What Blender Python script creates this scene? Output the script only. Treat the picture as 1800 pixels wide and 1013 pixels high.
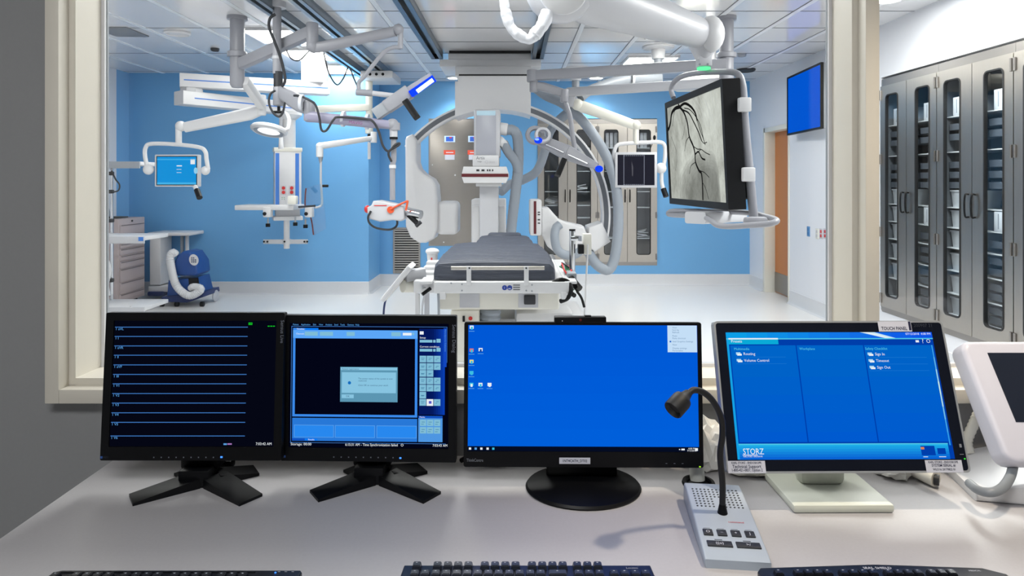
import bpy, bmesh, math, random
from mathutils import Vector, Matrix, Euler
random.seed(7)
for o in list(bpy.data.objects): bpy.data.objects.remove(o)
SC = bpy.context.scene
COL = SC.collection
# ------------------------------------------------------------------ camera
F = 1150.0; CX = 903.0; CY = 320.0; H = 1.5        # focal length in px, vanishing point, eye height
cam = bpy.data.cameras.new('camera'); camo = bpy.data.objects.new('camera', cam); COL.objects.link(camo)
camo.location = (0, 0, H); camo.rotation_euler = (math.radians(90), 0, 0)
cam.sensor_width = 36; cam.lens = F*36/1800
cam.shift_x = -(CX-900)/1800; cam.shift_y = -(506.5-CY)/1800
cam.clip_start = .05
SC.camera = camo
# ------------------------------------------------------------------ world, exposure, lights
w = bpy.data.worlds.new('world'); SC.world = w; w.use_nodes = True
w.node_tree.nodes['Background'].inputs[0].default_value = (.6, .7, .8, 1)
w.node_tree.nodes['Background'].inputs[1].default_value = .3
vs = SC.view_settings
vs.view_transform = 'Standard'; vs.look = 'None'; vs.gamma = 1; vs.use_curve_mapping = False
EXPO = 0.48
vs.exposure = EXPO
PANEL_POWER = 19.0          # emission of the procedure room's ceiling panels
def area(name, loc, sx, sy, power, color=(1, 1, 1), rot=(0, 0, 0)):
    l = bpy.data.lights.new(name, 'AREA'); l.shape = 'RECTANGLE'; l.size = sx; l.size_y = sy
    l.energy = power; l.color = color
    o = bpy.data.objects.new(name, l); COL.objects.link(o); o.location = loc; o.rotation_euler = [math.radians(a) for a in rot]
    return o
def spot(name, loc, power, color, size=70, blend=.6, rad=.05):
    l = bpy.data.lights.new(name, 'SPOT'); l.energy = power; l.color = color
    l.spot_size = math.radians(size); l.spot_blend = blend; l.shadow_soft_size = rad
    o = bpy.data.objects.new(name, l); COL.objects.link(o); o.location = loc
    return o
# unseen fill areas added under both ceilings; the warm spot is a control downlight
area('control_room_fill_light', (-.5, -.45, 2.93), 1.2, .6, 38, (1, 1, 1))  # added soft fill for the control room, out of view
spot('control_downlight_light', (1.15, 1.05, 2.9), 85, (1, .86, .68), 75)
CEIL = 2.96
area('front_fill_light', (-2.3, 3.6, 2.93), .6, 2.4, 48, (1, .985, .955))  # this and the next two are added fills without any ceiling panel
area('front_fill_light', (2.75, 4.1, 2.93), .5, 2.0, 84, (1, .985, .955))
area('center_fill_light', (-.3, 3.4, 2.93), .6, 1.6, 42, (1, .985, .955))

# ------------------------------------------------------------------ materials
def S(r, g, b):
    f = lambda c: (c/255/12.92) if c/255 <= .04045 else ((c/255+.055)/1.055)**2.4
    return (f(r), f(g), f(b), 1)
MATS = {}
def mat(name, rgb, rough=.5, metal=0, var=.03, scale=20, emit=0, bump=0, coat=0, ior=None, alpha=1, stretch=None, trans=0):
    if name in MATS: return MATS[name]
    m = bpy.data.materials.new(name); m.use_nodes = True; nt = m.node_tree; n = nt.nodes; L = nt.links
    b = n['Principled BSDF']; c = S(*rgb)
    if emit:
        n.remove(b); e = n.new('ShaderNodeEmission'); e.inputs[0].default_value = c; e.inputs[1].default_value = emit
        L.new(e.outputs[0], n['Material Output'].inputs[0])
        MATS[name] = m; return m
    b.inputs['Roughness'].default_value = rough; b.inputs['Metallic'].default_value = metal
    b.inputs['Coat Weight'].default_value = coat; b.inputs['Coat Roughness'].default_value = .08
    if ior: b.inputs['IOR'].default_value = ior
    b.inputs['Alpha'].default_value = alpha; b.inputs['Transmission Weight'].default_value = trans
    tc = n.new('ShaderNodeTexCoord'); nz = n.new('ShaderNodeTexNoise'); nz.inputs['Scale'].default_value = scale
    nz.inputs['Detail'].default_value = 4
    mp = n.new('ShaderNodeMapping'); L.new(tc.outputs['Object'], mp.inputs[0]); L.new(mp.outputs[0], nz.inputs['Vector'])
    if stretch: mp.inputs['Scale'].default_value = stretch
    mr = n.new('ShaderNodeMapRange'); mr.inputs['To Min'].default_value = 1-var; mr.inputs['To Max'].default_value = 1+var
    L.new(nz.outputs[0], mr.inputs[0])
    mx = n.new('ShaderNodeVectorMath'); mx.operation = 'SCALE'; mx.inputs[0].default_value = c[:3]
    L.new(mr.outputs[0], mx.inputs['Scale']); L.new(mx.outputs[0], b.inputs['Base Color'])
    if bump:
        bp = n.new('ShaderNodeBump'); bp.inputs['Strength'].default_value = bump; bp.inputs['Distance'].default_value = .01
        L.new(nz.outputs[0], bp.inputs['Height']); L.new(bp.outputs[0], b.inputs['Normal'])
    MATS[name] = m; return m
def em(name, rgb, k=1.0): return mat('glow_'+name, rgb, emit=k*(2**-EXPO if k < 5 else 1))   # screens keep their own brightness
white = mat('white_enamel', (212, 212, 214), .36)
offwhite = mat('cream_enamel', (222, 220, 210), .4)
lgrey = mat('light_grey_enamel', (190, 191, 196), .35)
mgrey = mat('mid_grey_enamel', (150, 155, 162), .4)
armgrey = mat('boom_grey_enamel', (148, 149, 156), .38)
mauve = mat('mauve_grey_enamel', (146, 144, 166), .38)
hosegrey = mat('grey_hose_rubber', (140, 148, 158), .45)
dgrey = mat('dark_grey_plastic', (38, 40, 45), .5)
black = mat('black_plastic', (9, 10, 13), .42, var=.1, ior=1.3)
gloss_black = mat('black_gloss_plastic', (10, 11, 14), .12)
rubber = mat('black_rubber', (15, 16, 18), .55)
steel = mat('brushed_steel', (178, 172, 164), .31, 1, var=.12, scale=6, stretch=(60, 60, 1.2), bump=.02)
steelh = mat('brushed_steel_dark', (150, 146, 142), .3, 1, var=.12, scale=6, stretch=(1.5, 1.5, 60))
chrome = mat('chrome', (215, 217, 220), .14, 1)
blueM = mat('blue_wall_paint', (104, 166, 216), .42, var=.02, scale=3)
wallw = mat('white_wall_paint', (222, 224, 230), .5, var=.015, scale=3)
wallg = mat('grey_wall_paint', (142, 143, 144), .6, var=.03, scale=120, bump=.02)
trimM = mat('cream_trim_paint', (216, 211, 199), .45, var=.02)
basew = mat('cove_base_vinyl', (206, 208, 212), .4)
orangewood = mat('orange_maple_veneer', (190, 118, 62), .4, var=.12, scale=3, stretch=(14, 14, 1))
red = mat('red_plastic', (200, 42, 40), .4)
dred = mat('dark_red_plastic', (92, 12, 22), .35)
orange = mat('orange_plastic', (214, 84, 44), .35)
eblue = mat('blue_plastic', (28, 72, 140), .35)
dblue = mat('dark_blue_plastic', (18, 40, 92), .35)
bstripe = mat('blue_stripe', (62, 122, 205), .4)
taupe = mat('taupe_enamel', (176, 162, 162), .4)
taupe_d = mat('drawer_gap_grey', (105, 96, 98), .5)
mattress = mat('charcoal_vinyl', (60, 65, 78), .48, var=.08, scale=7, bump=.7, stretch=(1.2, 9, 9))
paper = mat('white_paper', (228, 224, 214), .8, bump=.2)
labelw = mat('label_white', (205, 208, 220), .6)
ink = mat('ink_navy', (22, 26, 60), .6)
inkgrey = mat('ink_grey', (90, 92, 98), .6)
silver = mat('silver_plastic', (168, 172, 176), .35, .3)
intercomM = mat('silver_grey_plastic', (168, 178, 190), .4)
screen_off = mat('dark_glass_screen', (34, 40, 54), .1)
shelfw = mat('white_shelf', (225, 228, 230), .5, var=0)
binM = mat('white_bin_plastic', (220, 224, 228), .45)
clearbin = mat('smoky_bin_plastic', (92, 98, 106), .35)
inside = mat('cabinet_inside', (104, 108, 112), .5)
brown = mat('brown_edge', (110, 48, 44), .5)
def glassmat(name, tint=(1, 1, 1), gl=.05, rough=.02):
    m = bpy.data.materials.new(name); m.use_nodes = True; nt = m.node_tree; n = nt.nodes; n.clear()
    o = n.new('ShaderNodeOutputMaterial'); t = n.new('ShaderNodeBsdfTransparent'); g = n.new('ShaderNodeBsdfGlossy'); mx = n.new('ShaderNodeMixShader')
    t.inputs[0].default_value = (*tint, 1); g.inputs['Roughness'].default_value = rough
    mx.inputs[0].default_value = gl
    nt.links.new(t.outputs[0], mx.inputs[1]); nt.links.new(g.outputs[0], mx.inputs[2]); nt.links.new(mx.outputs[0], o.inputs[0])
    return m
winglass = glassmat('window_glass', (.97, .985, .98), .025)
cabglass = glassmat('cabinet_glass', (.88, .92, .95), .08)
acryl = glassmat('clear_acrylic', (.86, .93, .97), .10)
def ceilmat():
    m = mat('glossy_ceiling_panel', (226, 226, 228), .10, var=.02, scale=1.2)
    b = m.node_tree.nodes['Principled BSDF']; b.inputs['IOR'].default_value = 2.1
    return m
ceilM = ceilmat()
seam = mat('panel_joint_gap', (110, 114, 120), .5)  # grey of the dark gap strips between ceiling panels
tbar = mat('panel_joint_bar', (226, 229, 233), .3)
def floormat():
    m = mat('speckled_vinyl_floor', (224, 223, 222), .28, var=.05, scale=90)
    return m
floorM = floormat()
deskM = mat('speckled_laminate', (180, 178, 180), .42, var=.05, scale=160)

# ------------------------------------------------------------------ mesh builder
def V(*a): return Vector(a)
def P(px, py, Y): return Vector(((px-CX)*Y/F, Y, H-(py-CY)*Y/F))      # a photograph pixel at distance Y
def RM(rx=0, ry=0, rz=0): return Euler([math.radians(a) for a in (rx, ry, rz)]).to_matrix().to_4x4()
def T(*a): return Matrix.Translation(Vector(a))
def crom(pts, k=6):
    pts = [Vector(p) for p in pts]
    if len(pts) < 3: return pts
    e = [pts[0]*2-pts[1]]+pts+[pts[-1]*2-pts[-2]]; out = []
    for i in range(1, len(e)-2):
        a, b, c, d = e[i-1:i+3]
        for j in range(k):
            t = j/k; out.append(.5*((2*b)+(c-a)*t+(2*a-5*b+4*c-d)*t*t+(3*b-a-3*c+d)*t**3))
    out.append(pts[-1]); return out
def rr(w, h, r, n=4, cx=0, cz=0):
    r = max(min(r, w/2-1e-5, h/2-1e-5), 1e-5); out = []
    for k, (sx, sz) in enumerate(((1, 1), (-1, 1), (-1, -1), (1, -1))):
        for j in range(n+1):
            a = (k*90+90*j/n)*math.pi/180
            out.append((cx+sx*(w/2-r)+r*math.cos(a), cz+sz*(h/2-r)+r*math.sin(a)))
    return out
class MB:
    def __init__(s, M=None): s.v = []; s.f = []; s.fm = []; s.mats = []; s.M = M or Matrix()
    def mi(s, m):
        if m not in s.mats: s.mats.append(m)
        return s.mats.index(m)
    def add(s, vs_, fs, m, M=None):
        M = s.M @ (M or Matrix()); o = len(s.v); k = s.mi(m)
        s.v += [M @ Vector(v) for v in vs_]; s.f += [[i+o for i in f] for f in fs]; s.fm += [k]*len(fs)
        return s
    def addbm(s, bm, m, M=None):
        bm.verts.index_update(); s.add([v.co.copy() for v in bm.verts], [[v.index for v in f.verts] for f in bm.faces], m, M); bm.free(); return s
    def box(s, c, sz, m, rot=None, bev=0, seg=2):
        bm = bmesh.new(); bmesh.ops.create_cube(bm, size=1)
        for v in bm.verts: v.co = Vector((v.co.x*sz[0], v.co.y*sz[1], v.co.z*sz[2]))
        if bev: bmesh.ops.bevel(bm, geom=bm.edges[:], offset=min(bev, min(sz)*.48), segments=seg, affect='EDGES', profile=.5)
        return s.addbm(bm, m, T(*c) @ (RM(*rot) if rot else Matrix()))
    def bb(s, x0, x1, y0, y1, z0, z1, m, bev=0):
        return s.box(((x0+x1)/2, (y0+y1)/2, (z0+z1)/2), (abs(x1-x0), abs(y1-y0), abs(z1-z0)), m, bev=bev)
    def sweep(s, pts, prof, m, up=(0, 0, 1), scales=None, closed=False):
        pts = [Vector(p) for p in pts]; up = Vector(up); n = len(prof); vv = []; ff = []; L = len(pts)
        for i, p in enumerate(pts):
            a = pts[(i-1) % L] if (closed or i > 0) else p; b = pts[(i+1) % L] if (closed or i < L-1) else p
            t = (b-a).normalized(); sd = t.cross(up)
            if sd.length < 1e-4: sd = t.cross(Vector((0, 1, 0)))
            sd.normalize(); u = sd.cross(t).normalized(); k = scales[i] if scales else 1
            k = k if isinstance(k, (tuple, list)) else (k, k)
            vv += [p+sd*(q[0]*k[0])+u*(q[1]*k[1]) for q in prof]
        R = L if closed else L-1
        for i in range(R):
            for j in range(n):
                i2 = (i+1) % L; ff.append([i*n+j, i*n+(j+1) % n, i2*n+(j+1) % n, i2*n+j])
        if not closed: ff += [list(range(n))[::-1], [(L-1)*n+j for j in range(n)]]
        return s.add(vv, ff, m)
    def beam(s, p0, p1, w_, h, m, w1=None, h1=None, bev=.006, up=(0, 0, 1)):
        return s.sweep([p0, p1], rr(w_, h, bev, 2), m, up, [(1, 1), ((w1 or w_)/w_, (h1 or h)/h)])
    def tube(s, pts, r, m, n=10, smooth=True, k=6):
        rs = r if isinstance(r, (list, tuple)) else None
        q = crom(pts, k) if smooth else [Vector(p) for p in pts]
        sc = None
        if rs:
            sc = []; N = len(rs)
            for i in range(len(q)):
                t = i/(len(q)-1)*(N-1); a = min(int(t), N-2); sc.append(rs[a]+(rs[a+1]-rs[a])*(t-a))
        # parallel transport frames
        L = len(q); vv = []; ff = []
        t0 = (q[1]-q[0]).normalized(); nrm = t0.orthogonal().normalized()
        for i, p in enumerate(q):
            a = q[max(i-1, 0)]; b = q[min(i+1, L-1)]; t = (b-a).normalized()
            nrm = (nrm-t*nrm.dot(t)).normalized(); bn = t.cross(nrm); R = sc[i] if sc else r
            vv += [p+nrm*(R*math.cos(2*math.pi*j/n))+bn*(R*math.sin(2*math.pi*j/n)) for j in range(n)]
        for i in range(L-1):
            for j in range(n): ff.append([i*n+j, i*n+(j+1) % n, (i+1)*n+(j+1) % n, (i+1)*n+j])
        ff += [list(range(n))[::-1], [(L-1)*n+j for j in range(n)]]
        return s.add(vv, ff, m)
    def hose(s, pts, r, m, pitch=.03, amp=.08, n=14):
        q = crom(pts, 24); out = [q[0]]; acc = 0                       # resample evenly, then ring it
        for i in range(1, len(q)):
            acc += (q[i]-q[i-1]).length
            if acc >= pitch/2: out.append(q[i]); acc = 0
        rs = [r*(1+(amp if i % 2 else -amp)) for i in range(len(out))]
        return s.tube(out, rs, m, n, smooth=False)
    def cyl(s, p0, p1, r, m, r1=None, n=24, bev=0):
        p0 = Vector(p0); p1 = Vector(p1); d = p1-p0; L = d.length; r1 = r if r1 is None else r1
        pr = [(0, 0), (r, 0), (r1, L), (0, L)] if not bev else [(0, 0), (r-bev, 0), (r-bev*.3, bev*.3), (r, bev), (r1, L-bev), (r1-bev*.3, L-bev*.3), (r1-bev, L), (0, L)]
        return s.lathe(pr, m, T(*p0) @ d.to_track_quat('Z', 'Y').to_matrix().to_4x4(), n)
    def lathe(s, prof, m, M=None, n=24):
        vv = []; ff = []; idx = []
        for r, z in prof:
            if r < 1e-6: idx.append([len(vv)]); vv.append((0, 0, z))
            else:
                idx.append(list(range(len(vv), len(vv)+n))); vv += [(r*math.cos(2*math.pi*j/n), r*math.sin(2*math.pi*j/n), z) for j in range(n)]
        for a, b in zip(idx, idx[1:]):
            for j in range(n):
                q = [a[j % len(a)], a[(j+1) % len(a)], b[(j+1) % len(b)], b[j % len(b)]]
                q = list(dict.fromkeys(q))
                if len(q) > 2: ff.append(q)
        return s.add(vv, ff, m, M)
    def ball(s, c, r, m, sc=(1, 1, 1), n=20):
        k = 10; pr = [(abs(r*math.sin(math.pi*i/k)) if 0 < i < k else 0, -r*math.cos(math.pi*i/k)) for i in range(k+1)]
        return s.lathe(pr, m, T(*c) @ Matrix.Diagonal((*sc, 1)), n)
    def prism(s, poly, y0, y1, m, bev=0, M=None):
        bm = bmesh.new(); a = [bm.verts.new((x, y0, z)) for x, z in poly]; f = bm.faces.new(a)
        g = bmesh.ops.extrude_face_region(bm, geom=[f])
        for e in g['geom']:
            if isinstance(e, bmesh.types.BMVert): e.co.y = y1
        bmesh.ops.recalc_face_normals(bm, faces=bm.faces)
        if bev: bmesh.ops.bevel(bm, geom=[e for e in bm.edges if abs(e.verts[0].co.y-e.verts[1].co.y) < 1e-6], offset=bev, segments=3, affect='EDGES', profile=.5)
        return s.addbm(bm, m, M)
    def ring(s, outer, inner, y0, y1, m):                              # frame with a hole; loops of equal length in XZ
        n = len(outer); vv = [(x, y0, z) for x, z in outer]+[(x, y0, z) for x, z in inner]+[(x, y1, z) for x, z in outer]+[(x, y1, z) for x, z in inner]
        ff = []
        for j in range(n):
            k = (j+1) % n
            ff += [[j, k, n+k, n+j], [2*n+k, 2*n+j, 3*n+j, 3*n+k], [j, 2*n+j, 2*n+k, k], [n+k, 3*n+k, 3*n+j, n+j]]
        return s.add(vv, ff, m)
    def quad(s, x0, x1, z0, z1, y, m): return s.add([(x0, y, z0), (x1, y, z0), (x1, y, z1), (x0, y, z1)], [[0, 1, 2, 3]], m)
    def text(s, t, size, m, M=None, align='LEFT', ex=0):               # lettering in the XZ plane facing -Y
        c = bpy.data.curves.new('t', 'FONT'); c.body = t; c.size = size; c.align_x = align; c.align_y = 'CENTER'; c.extrude = ex; c.resolution_u = 2; c.offset = size*.018 if m.name in ('ink_navy',) else 0
        o = bpy.data.objects.new('t', c); COL.objects.link(o); dg = bpy.context.evaluated_depsgraph_get()
        me = bpy.data.meshes.new_from_object(o.evaluated_get(dg))
        s.add([v.co.copy() for v in me.vertices], [list(p.vertices) for p in me.polygons], m, (M or Matrix()) @ RM(90, 0, 0))
        bpy.data.objects.remove(o); bpy.data.curves.remove(c); bpy.data.meshes.remove(me); return s
ROOTM = {}
def rootof(o):
    while o.parent: o = o.parent
    return o
def mesh(name, mb, inv=None, smooth=35):
    me = bpy.data.meshes.new(name); vv = [inv @ v for v in mb.v] if inv else mb.v
    me.from_pydata([tuple(v) for v in vv], [], mb.f)
    for m in mb.mats: me.materials.append(m)
    me.polygons.foreach_set('material_index', mb.fm)
    bm = bmesh.new(); bm.from_mesh(me); bmesh.ops.recalc_face_normals(bm, faces=[f for f in bm.faces]) if getattr(mb, 'fixn', True) else None
    bm.to_mesh(me); bm.free()
    me.polygons.foreach_set('use_smooth', [True]*len(me.polygons)); me.set_sharp_from_angle(angle=math.radians(smooth)); me.update()
    return me
def part(name, mb, parent, local=False, label=None, kind=None, smooth=35):
    r = rootof(parent); inv = None if local else ROOTM[r.name].inverted()
    o = bpy.data.objects.new(name, mesh(name, mb, inv, smooth)); COL.objects.link(o); o.parent = parent
    if label: o['label'] = label
    if kind: o['kind'] = kind
    return o
def thing(name, label, cat, loc=(0, 0, 0), rot=(0, 0, 0), group=None):
    o = bpy.data.objects.new(name, None); COL.objects.link(o); o.location = loc; o.rotation_euler = [math.radians(a) for a in rot]
    o.empty_display_size = .1; ROOTM[o.name] = T(*loc) @ RM(*rot)
    o['label'] = label; o['category'] = cat
    if group: o['group'] = group
    return o
def single(name, mb, label=None, cat=None, group=None, kind=None, smooth=35):
    xs = [v.x for v in mb.v]; ys = [v.y for v in mb.v]; zs = [v.z for v in mb.v]
    L = Vector(((min(xs)+max(xs))/2, (min(ys)+max(ys))/2, min(zs))) if kind != 'structure' else Vector((0, 0, 0))
    o = bpy.data.objects.new(name, mesh(name, mb, T(*(-L)), smooth)); COL.objects.link(o); o.location = L
    ROOTM[o.name] = T(*L)
    for k, v_ in (('label', label), ('category', cat), ('group', group), ('kind', kind)):
        if v_: o[k] = v_
    return o
def copy_thing(root, loc=None, rot=None, label=None):
    r = root.copy(); COL.objects.link(r)
    if loc is not None: r.location = loc
    if rot is not None: r.rotation_euler = [math.radians(a) for a in rot]
    ROOTM[r.name] = T(*r.location) @ r.rotation_euler.to_matrix().to_4x4()
    if label: r['label'] = label
    for ch in list(root.children):
        c = ch.copy(); COL.objects.link(c); c.parent = r
        for g in list(ch.children):
            d = g.copy(); COL.objects.link(d); d.parent = c
    return r
exec_parts = None
#@@STRUCT
XL, XR = -5.15, 3.42          # side walls of the procedure room
YW, YR, XS = 8.76, 9.48, -1.942   # back wall, recessed back wall, the step between them
WZ0, WZ1 = .966, 2.45
mb = MB(); mb.bb(-6, 6, -3.2, 10.3, -.1, 0, floorM); single('floor', mb, kind='structure')
# ceiling with its panel joints
mb = MB(); mb.bb(-6, 6, 1.858, 10.3, CEIL, CEIL+.1, ceilM)
for i in range(15):
    x = -5.28+.592*i
    if -.95 < x < .36 or x > XR: continue
    mb.bb(x-.022, x+.022, 1.96, YR, CEIL-.006, CEIL, tbar); mb.bb(x-.028, x-.022, 1.96, YR, CEIL-.004, CEIL, seam)
for i in range(12):
    y = 2.535+.61*i
    mb.bb(XS if i % 2 else XL, XR, y-.005, y+.005, CEIL-.003, CEIL, seam)
single('ceiling', mb, kind='structure')
mb = MB(); mb.bb(-6, 6, -3.2, 1.858, CEIL, CEIL+.1, mat('control_ceiling_paint', (205, 205, 205), .8)); single('ceiling', mb, kind='structure')
# walls
mb = MB(); mb.bb(XL-.15, XL, 1.8, YW-.28, 0, CEIL, wallw); mb.bb(XL-.15, XL, YW-.28, YW, 0, CEIL, blueM); single('wall_left', mb, kind='structure')
mb = MB(); mb.bb(XL-.15, XS, YW, YW+.9, 0, CEIL, blueM); single('wall_back', mb, kind='structure')
CB = (.346, 2.077, .30, 2.42)     # opening for the back cabinets
mb = MB(); mb.bb(XS, CB[0], YR, YR+.12, 0, CEIL, blueM); mb.bb(CB[1], XR+.15, YR, YR+.12, 0, CEIL, blueM)
mb.bb(CB[0], CB[1], YR, YR+.12, 0, CB[2], blueM); mb.bb(CB[0], CB[1], YR, YR+.12, CB[3], CEIL, blueM)
mb.bb(XS, XR, YR+.56, YR+.62, 0, CEIL, blueM)
single('wall_back', mb, kind='structure')
RC = (3.64, 6.09, .31, 2.47)      # opening for the right cabinets (y0,y1,z0,z1)
DR = (8.14, 8.92, 2.2)            # door opening
mb = MB()
mb.bb(XR, XR+.2, 1.8, RC[0], 0, CEIL, wallw); mb.bb(XR, XR+.2, RC[1], DR[0], 0, CEIL, wallw); mb.bb(XR, XR+.2, DR[1], YR, 0, CEIL, wallw)
mb.bb(XR, XR+.2, RC[0], RC[1], 0, RC[2], wallw); mb.bb(XR, XR+.2, RC[0], RC[1], RC[3], CEIL, wallw); mb.bb(XR, XR+.2, DR[0], DR[1], DR[2], CEIL, wallw)
single('wall_right', mb, kind='structure')
# cove baseboards
def cove(pts, name):
    mb = MB(); prof = [(0, 0), (.05, 0), (.02, .012), (.008, .035), (.006, .16), (0, .165)]
    mb.sweep([V(x, y, 0) for x, y in pts], prof, basew); return single(name, mb, kind='structure')
cove([(XL, 1.96), (XL, YW)], 'baseboard_left')
cove([(XL, YW), (XS, YW)], 'baseboard_back')
cove([(XS, YW), (XS, YR)], 'baseboard_step')
cove([(XS, YR), (XR, YR)], 'baseboard_back')
cove([(XR, YR), (XR, DR[1]+.03)], 'baseboard_right')
cove([(XR, DR[0]-.03), (XR, 1.96)], 'baseboard_right')
# the door in the right wall
d = single('door_1', MB().bb(XR+.13, XR+.175, DR[0]-.05, DR[1]+.02, .01, DR[2]-.02, orangewood), kind='structure')
part('kick_plate', MB().bb(XR+.125, XR+.13, DR[0], DR[1]-.02, .02, .28, steelh), d)
mb = MB(); mb.bb(XR-.012, XR+.2, DR[1]-.035, DR[1]+.03, 0, DR[2]+.03, offwhite, .003); mb.bb(XR-.012, XR+.2, DR[0]-.03, DR[0]+.0, 0, DR[2]+.03, offwhite, .003)
mb.bb(XR-.012, XR+.2, DR[0], DR[1], DR[2]-.03, DR[2]+.03, offwhite, .003); single('trim_1', mb, kind='structure')
# the window wall between the rooms
Y0, Y1, Y2, YG, YB = 1.68, 1.72, 1.732, 1.84, 1.858
A0, A1, A2 = -1.205, -1.169, -1.152       # left window: casing edge, inner edge, jamb
B2, B1, B0 = .889, .904, .940             # post between the two windows
C2, C1, C0 = 2.55, 2.565, 2.60
mb = MB()
mb.bb(-6, A1-.002, Y1, YB, 0, CEIL, wallg); mb.bb(A1-.002, 6, Y1, YB, 0, WZ0-.018, wallg); mb.bb(A1-.002, 6, Y1, YB, WZ1+.02, CEIL, wallg); mb.bb(C1, 6, Y1, YB, WZ0-.018, WZ1+.02, wallg)
YF = YB+.006
for a_ in ((-6, A1-.002, 0, CEIL), (A1-.002, 6, 0, WZ0-.018), (A1-.002, 6, WZ1+.02, CEIL), (C1, 6, WZ0-.018, WZ1+.02)): mb.bb(a_[0], a_[1], YB, YF, a_[2], a_[3], wallw)
single('wall_front', mb, kind='structure')
mb = MB()
def frame(x0, x1, first):
    # casing (proud of the wall), stepped inner frame, jambs, sill
    pass
mb.bb(A0, A1, Y0, Y1, WZ0-.036, WZ1+.05, trimM, .002)
mb.bb(A1, C1, Y0, Y1, WZ0-.036, WZ0, trimM, .002); mb.bb(A1, C1, Y0, Y1, WZ1, WZ1+.05, trimM)
mb.bb(B1, B0, Y0, Y1, WZ0, WZ1, trimM, .002); mb.bb(C1, C0, Y0, Y1, WZ0-.036, WZ1+.05, trimM)
mb.bb(A1-.002, A2, Y1, YB, WZ0, WZ1, trimM); mb.bb(B2, B1+.02, Y1, YB, WZ0, WZ1, trimM, .0015); mb.bb(C2, C1, Y1, YB, WZ0, WZ1, trimM)
mb.bb(A2, C2, Y1, YB, WZ0-.018, WZ0+.018, trimM); mb.bb(A2, C2, Y1, YB, WZ1-.01, WZ1+.02, trimM)
single('trim_2', mb, kind='structure')
for n, (x0, x1) in enumerate(((A2, B2), (B1+.02, C2))):
    z0, z1 = WZ0+.018, WZ1-.01
    wn = single('window_%d' % (n+1), MB().bb(x0+.002, x1-.002, YG-.004, YG+.004, z0+.001, z1-.001, winglass), kind='structure')
    mb = MB(); mb.ring(rr(x1-x0, z1-z0, .0001, 1, (x0+x1)/2, (z0+z1)/2), rr(x1-x0-.018, z1-z0-.018, .0001, 1, (x0+x1)/2, (z0+z1)/2), YG-.013, YG-.005, white)
    mb.ring(rr(x1-x0, z1-z0, .0001, 1, (x0+x1)/2, (z0+z1)/2), rr(x1-x0-.012, z1-z0-.012, .0001, 1, (x0+x1)/2, (z0+z1)/2), YG+.005, YG+.012, mgrey)
    part('window_stop', mb, wn)
# other walls of the control room
single('wall_control_left', MB().bb(-2.7, -2.6, -3.2, Y1, 0, CEIL, wallg), kind='structure')
single('wall_control_right', MB().bb(3.4, 3.5, -3.2, Y1, 0, CEIL, wallg), kind='structure')
single('wall_control_back', MB().bb(-2.7, 3.5, -3.3, -3.2, 0, CEIL, wallg), kind='structure')
# ceiling light panels of the procedure room
lightM = em('ceiling_panel', (252, 250, 246), PANEL_POWER)
fl = None
spots = [(-2.3, 6.5, 'left row, nearest of the three visible'), (-2.3, 7.45, 'left row, middle one'), (-2.3, 8.4, 'left row, beside the blue wall'),
         (1.62, 6.3, 'right row, above the grey boom arm'), (1.62, 7.85, 'right row, beside the round white ceiling flange')]
for x, y, t in spots:
    small = y > 9
    if fl is None or small:
        r = thing('ceiling_light', 'bright white rectangular ceiling light panel in the '+t, 'ceiling light', (x, y, CEIL-.02), group='ceiling light panels')
        wx, wy = (.56, .58) if not small else (1.15, .22)
        f = MB(); f.ring(rr(wx+.04, wy+.04, .001, 1), rr(wx, wy, .001, 1), -.004, .019, white); f.M = Matrix()
        f.v = [RM(90, 0, 0) @ v for v in f.v]
        part('frame', f, r, local=True)
        part('diffuser', MB().bb(-wx/2, wx/2, -wy/2, wy/2, .008, .012, lightM), r, local=True)
        if fl is None: fl = r
    else: copy_thing(fl, (x, y, CEIL-.02), label='bright white rectangular ceiling light panel in the '+t)
#@@BOOMS
def railthing(x, y0, y1, wd, label, group):
    r = thing('ceiling_rail', label, 'rail', (x, (y0+y1)/2, CEIL-.075), group=group); L = (y1-y0)/2; h = wd/2
    mb = MB(); mb.bb(-h, h, -L, L, .055, .075, steelr); mb.bb(-h, -h+.012, -L, L, 0, .06, steelr); mb.bb(h-.012, h, -L, L, 0, .06, steelr)
    mb.bb(-h, -h*.35, -L, L, -.002, .006, steelr); mb.bb(h*.35, h, -L, L, -.002, .006, steelr); part('rail_profile', mb, r, local=True)
    part('end_cap', MB().bb(-h, h, L-.012, L+.004, -.004, .07, black), r, local=True)
    return r
steelr = mat('rail_aluminium', (132, 142, 150), .32, .85, var=.05)
railthing(-1.985, 2.05, 8.66, .11, 'grey steel ceiling rail, leftmost of the four, ends near the blue wall', 'ceiling rails')
railthing(-1.665, 2.05, 8.66, .11, 'grey steel ceiling rail, second from the left', 'ceiling rails')
railthing(-.86, 2.05, 7.35, .13, 'grey steel ceiling rail left of the hanging white carriage', 'ceiling rails')
railthing(.27, 2.05, 7.35, .13, 'grey steel ceiling rail right of the hanging white carriage', 'ceiling rails')
mb = MB(); mb.bb(-1.9, -1.5, 8.1, 8.7, CEIL-.17, CEIL-.08, white, .01)
for dx in (.12, .2, .28): mb.cyl((-1.9+dx, 8.095, CEIL-.125), (-1.9+dx, 8.1, CEIL-.125), .018, black)
single('rail_trolley', mb, 'white trolley box with black holes under the end of the left rail pair', 'trolley')

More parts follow.
